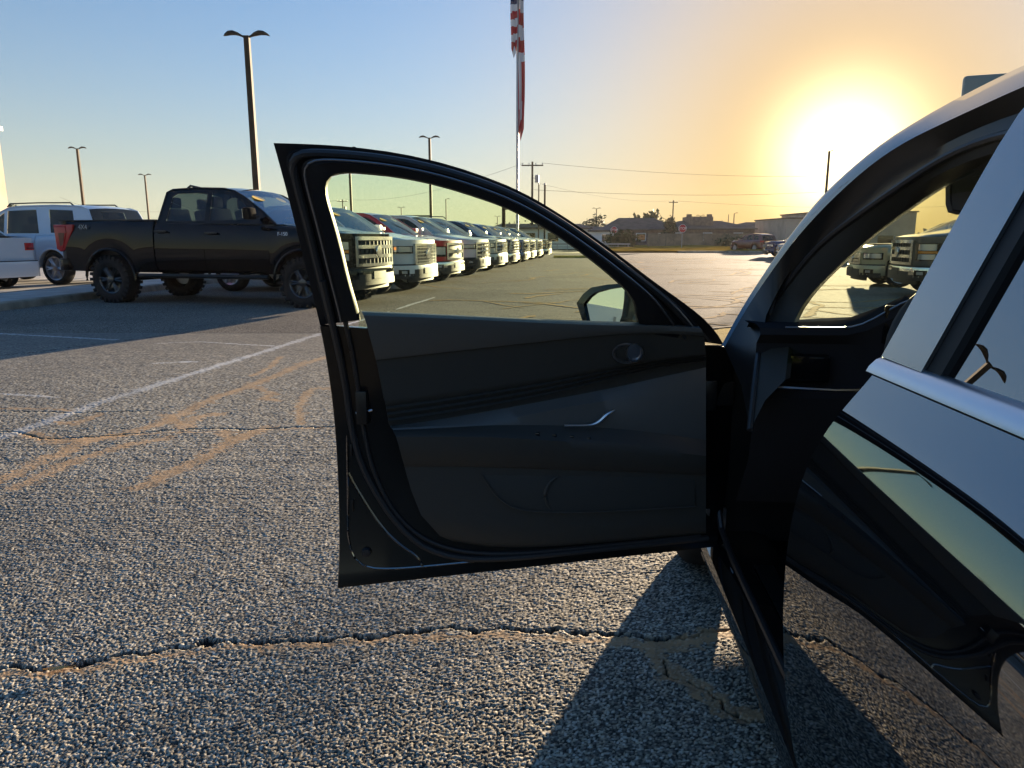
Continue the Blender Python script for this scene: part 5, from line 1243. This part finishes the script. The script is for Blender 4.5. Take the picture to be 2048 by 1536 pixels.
def tree(px, Y, h, r, label, kind='leaf', shape='round', n=900, trunk=.18):
    p = at_y(px, 470, Y); t = thing('tree', (p.x, Y, 0), random.uniform(0, 6), label, 'tree')
    q = MB(); rs = random.Random(int(px)); q.tube([(0, 0, 0), (.1, 0, h * .4), (.05, .1, h * .8)], [trunk, trunk * .7, trunk * .2], 8)
    for k in range(6):
        a = rs.uniform(0, 6.28); q.tube([(.05, 0, h * rs.uniform(.3, .5)), (math.cos(a) * r * .4, math.sin(a) * r * .4, h * .62), (math.cos(a) * r * .75, math.sin(a) * r * .75, h * rs.uniform(.65, .85))], [trunk * .4, trunk * .25, trunk * .08], 5)
    q.build('trunk', M['bark'], t)
    V, F = [], []; cl = []
    for k in range(26):
        if shape == 'cone':
            u = rs.random() ** .7; z = h * (.12 + .85 * (1 - u)); rr = r * u * rs.uniform(.3, 1); a = rs.uniform(0, 6.28); cl.append(Vector((rr * math.cos(a), rr * math.sin(a), z)))
        else:
            d = Vector((rs.gauss(0, 1), rs.gauss(0, 1), rs.gauss(0, .8))).normalized() * rs.uniform(.45, .95); cl.append(Vector((d.x * r, d.y * r, h - r * .75 * (h > 2 * r) - (h * .5 if h <= 2 * r else 0) + d.z * (r * .75 if h > 2 * r else h * .5))))
    for k in range(n):
        c = rs.choice(cl); g = Vector((rs.gauss(0, 1), rs.gauss(0, 1), rs.gauss(0, .8))) * r * .17; c = c + g; c.z = max(.1, c.z)
        u = Vector((rs.gauss(0, 1), rs.gauss(0, 1), rs.gauss(0, 1))).normalized(); w = u.orthogonal().normalized(); s = r * rs.uniform(.07, .15)
        i = len(V); V += [c + u * s, c + w * s * .6, c - u * s, c - w * s * .6]; F.append((i, i + 1, i + 2, i + 3))
    b = MB(); b.add(V, F); b.build('crown', M[kind], t, smooth=0)
tree(1196, 125, 5.2, 2.6, 'rounded green tree below the small lamp post left of the houses')
tree(1292, 135, 5.6, 3.6, 'spreading tree with a ragged top behind the left grey house', n=1100)
tree(1339, 110, 4.2, 1.7, 'dark cone shaped evergreen between the two grey houses', 'leaf_dark', 'cone', n=1200)
tree(1243, 88, 2.0, 2.0, 'low round bush to the right of the left stop sign', n=900, trunk=.06)
tree(1100, 120, 4.6, 2.4, 'green tree above the door mirror beyond the last truck', n=800)
tree(1058, 140, 4.2, 3.0, 'low dark tree beyond the far trucks and flagpole', 'leaf_dark', n=900)
tree(1462, 94, 1.5, 1.8, 'low scrubby bush at the right end of the fence', n=700, trunk=.05)
tree(1440, 150, 4.8, 2.0, 'small sparse tree at the right end of the grey roof', n=350)
tree(28, 120, 6.6, 1.9, 'small tree peeping over the roof of the pale sport utility', n=500)
tree(1020, 230, 6, 6, 'broad low tree far behind the flagpole base', 'leaf_dark', n=700)
V = MB(); rs = random.Random(5)
for k in range(2600):
    x = rs.uniform(-260, 330); c = Vector((x, rs.uniform(290, 330), abs(rs.gauss(0, 1)) * 1.2 + 1.2 * (1 + math.sin(x * .07) * .6) * rs.random())); u = Vector((rs.gauss(0, 1), rs.gauss(0, .5), rs.gauss(0, 1))).normalized(); w = u.orthogonal().normalized(); s = rs.uniform(.5, 1.3)
    V.add([c + u * s, c + w * s, c - u * s, c - w * s], [(0, 1, 2, 3)])
tag(V.build('far_treeline', M['leaf'], smooth=0), kind='stuff')
# low rail fence by the far end of the row
t = thing('guard_rail', (0, 0, 0), 0, 'low pale guard rail beyond the end of the truck row', 'guard rail')
for k in range(11): MB().box((1.6 + 1.1 * k, 80, .35), (.08, .08, .7)).build('rail_post', M['pole_grey'], t)
MB().box((7.1, 79.94, .62), (11.4, .05, .16)).build('rail', M['pole_grey'], t); MB().box((7.1, 79.94, .30), (11.4, .05, .10)).build('rail', M['pole_grey'], t)
# buildings on the left: the tan corner at the picture edge, and a white one farther back that the door mirror sees
cx = at_y(17, 415, 53).x
t = thing('showroom', (0, 0, 0), 0, 'tan building corner lit by the sun at the left picture edge', 'building')
MB().box((cx - 9, 49, 4.3), (18, 8, 8.6)).build('wall', M['stucco'], t); MB().box((cx - 9, 49, 8.7), (18.4, 8.4, .3)).build('coping', M['white_wall'], t); MB().box((cx - 9, 44.94, 5.3), (18.1, .2, .08)).build('trim_band', M['white_wall'], t)
for k in range(4): fo = MB().box((cx - 3.4 - 4 * k, 44.97, 1.7), (3.2, .12, 2.8)).build('window', M['pole_grey'], t); MB().box((cx - 3.4 - 4 * k, 44.90, 1.7), (3.0, .04, 2.6)).build('pane', M['glass_black'], fo)
t = thing('service_building', (-33, 15.5, 0), R(-25), 'low white service building reflected in the door mirror', 'building')
MB().box((0, 0, 1.0), (8, 20, 2.0)).build('wall', M['white_wall'], t); MB().box((4.3, -3.2, 1.9), (.8, 1.2, 3.8)).build('pylon', M['white_wall'], t)
for k in range(5): MB().box((4.02, -9 + 4.2 * k, .8), (.06, .12, 1.6)).build('downpipe', M['pole_grey'], t)
# billboard seen over the roof of the sedan
p = at_y(2000, 180, 22); t = thing('sign_board', (p.x + .4, 22, 0), R(-20), 'green grey sign board poking up above the sedan roof', 'sign')
MB().box((0, 0, p.z - .2), (2.6, .35, 1.3)).build('board', mat('green_grey_board', (.16, .22, .21), rough=.5), t, bevel=.08); MB().tube([(0, 0, 0), (0, 0, p.z - .8)], .14, 12).build('pole', M['pole_brown'], t)

# ------------------------------------------------------------------ the hazy evening air
hz = MB().box((40, 150, 9.5), (640, 420, 21.5)).build('haze', [], smooth=0); tag(hz, kind='stuff')
mh = bpy.data.materials.new('haze_air'); mh.use_nodes = True; mh.node_tree.nodes.clear()
ho = mh.node_tree.nodes.new('ShaderNodeOutputMaterial'); pv = mh.node_tree.nodes.new('ShaderNodeVolumePrincipled')
pv.inputs['Color'].default_value = (.95, .90, .82, 1); pv.inputs['Density'].default_value = .00018; pv.inputs['Anisotropy'].default_value = .22
mh.node_tree.links.new(pv.outputs[0], ho.inputs['Volume']); hz.data.materials.append(mh)
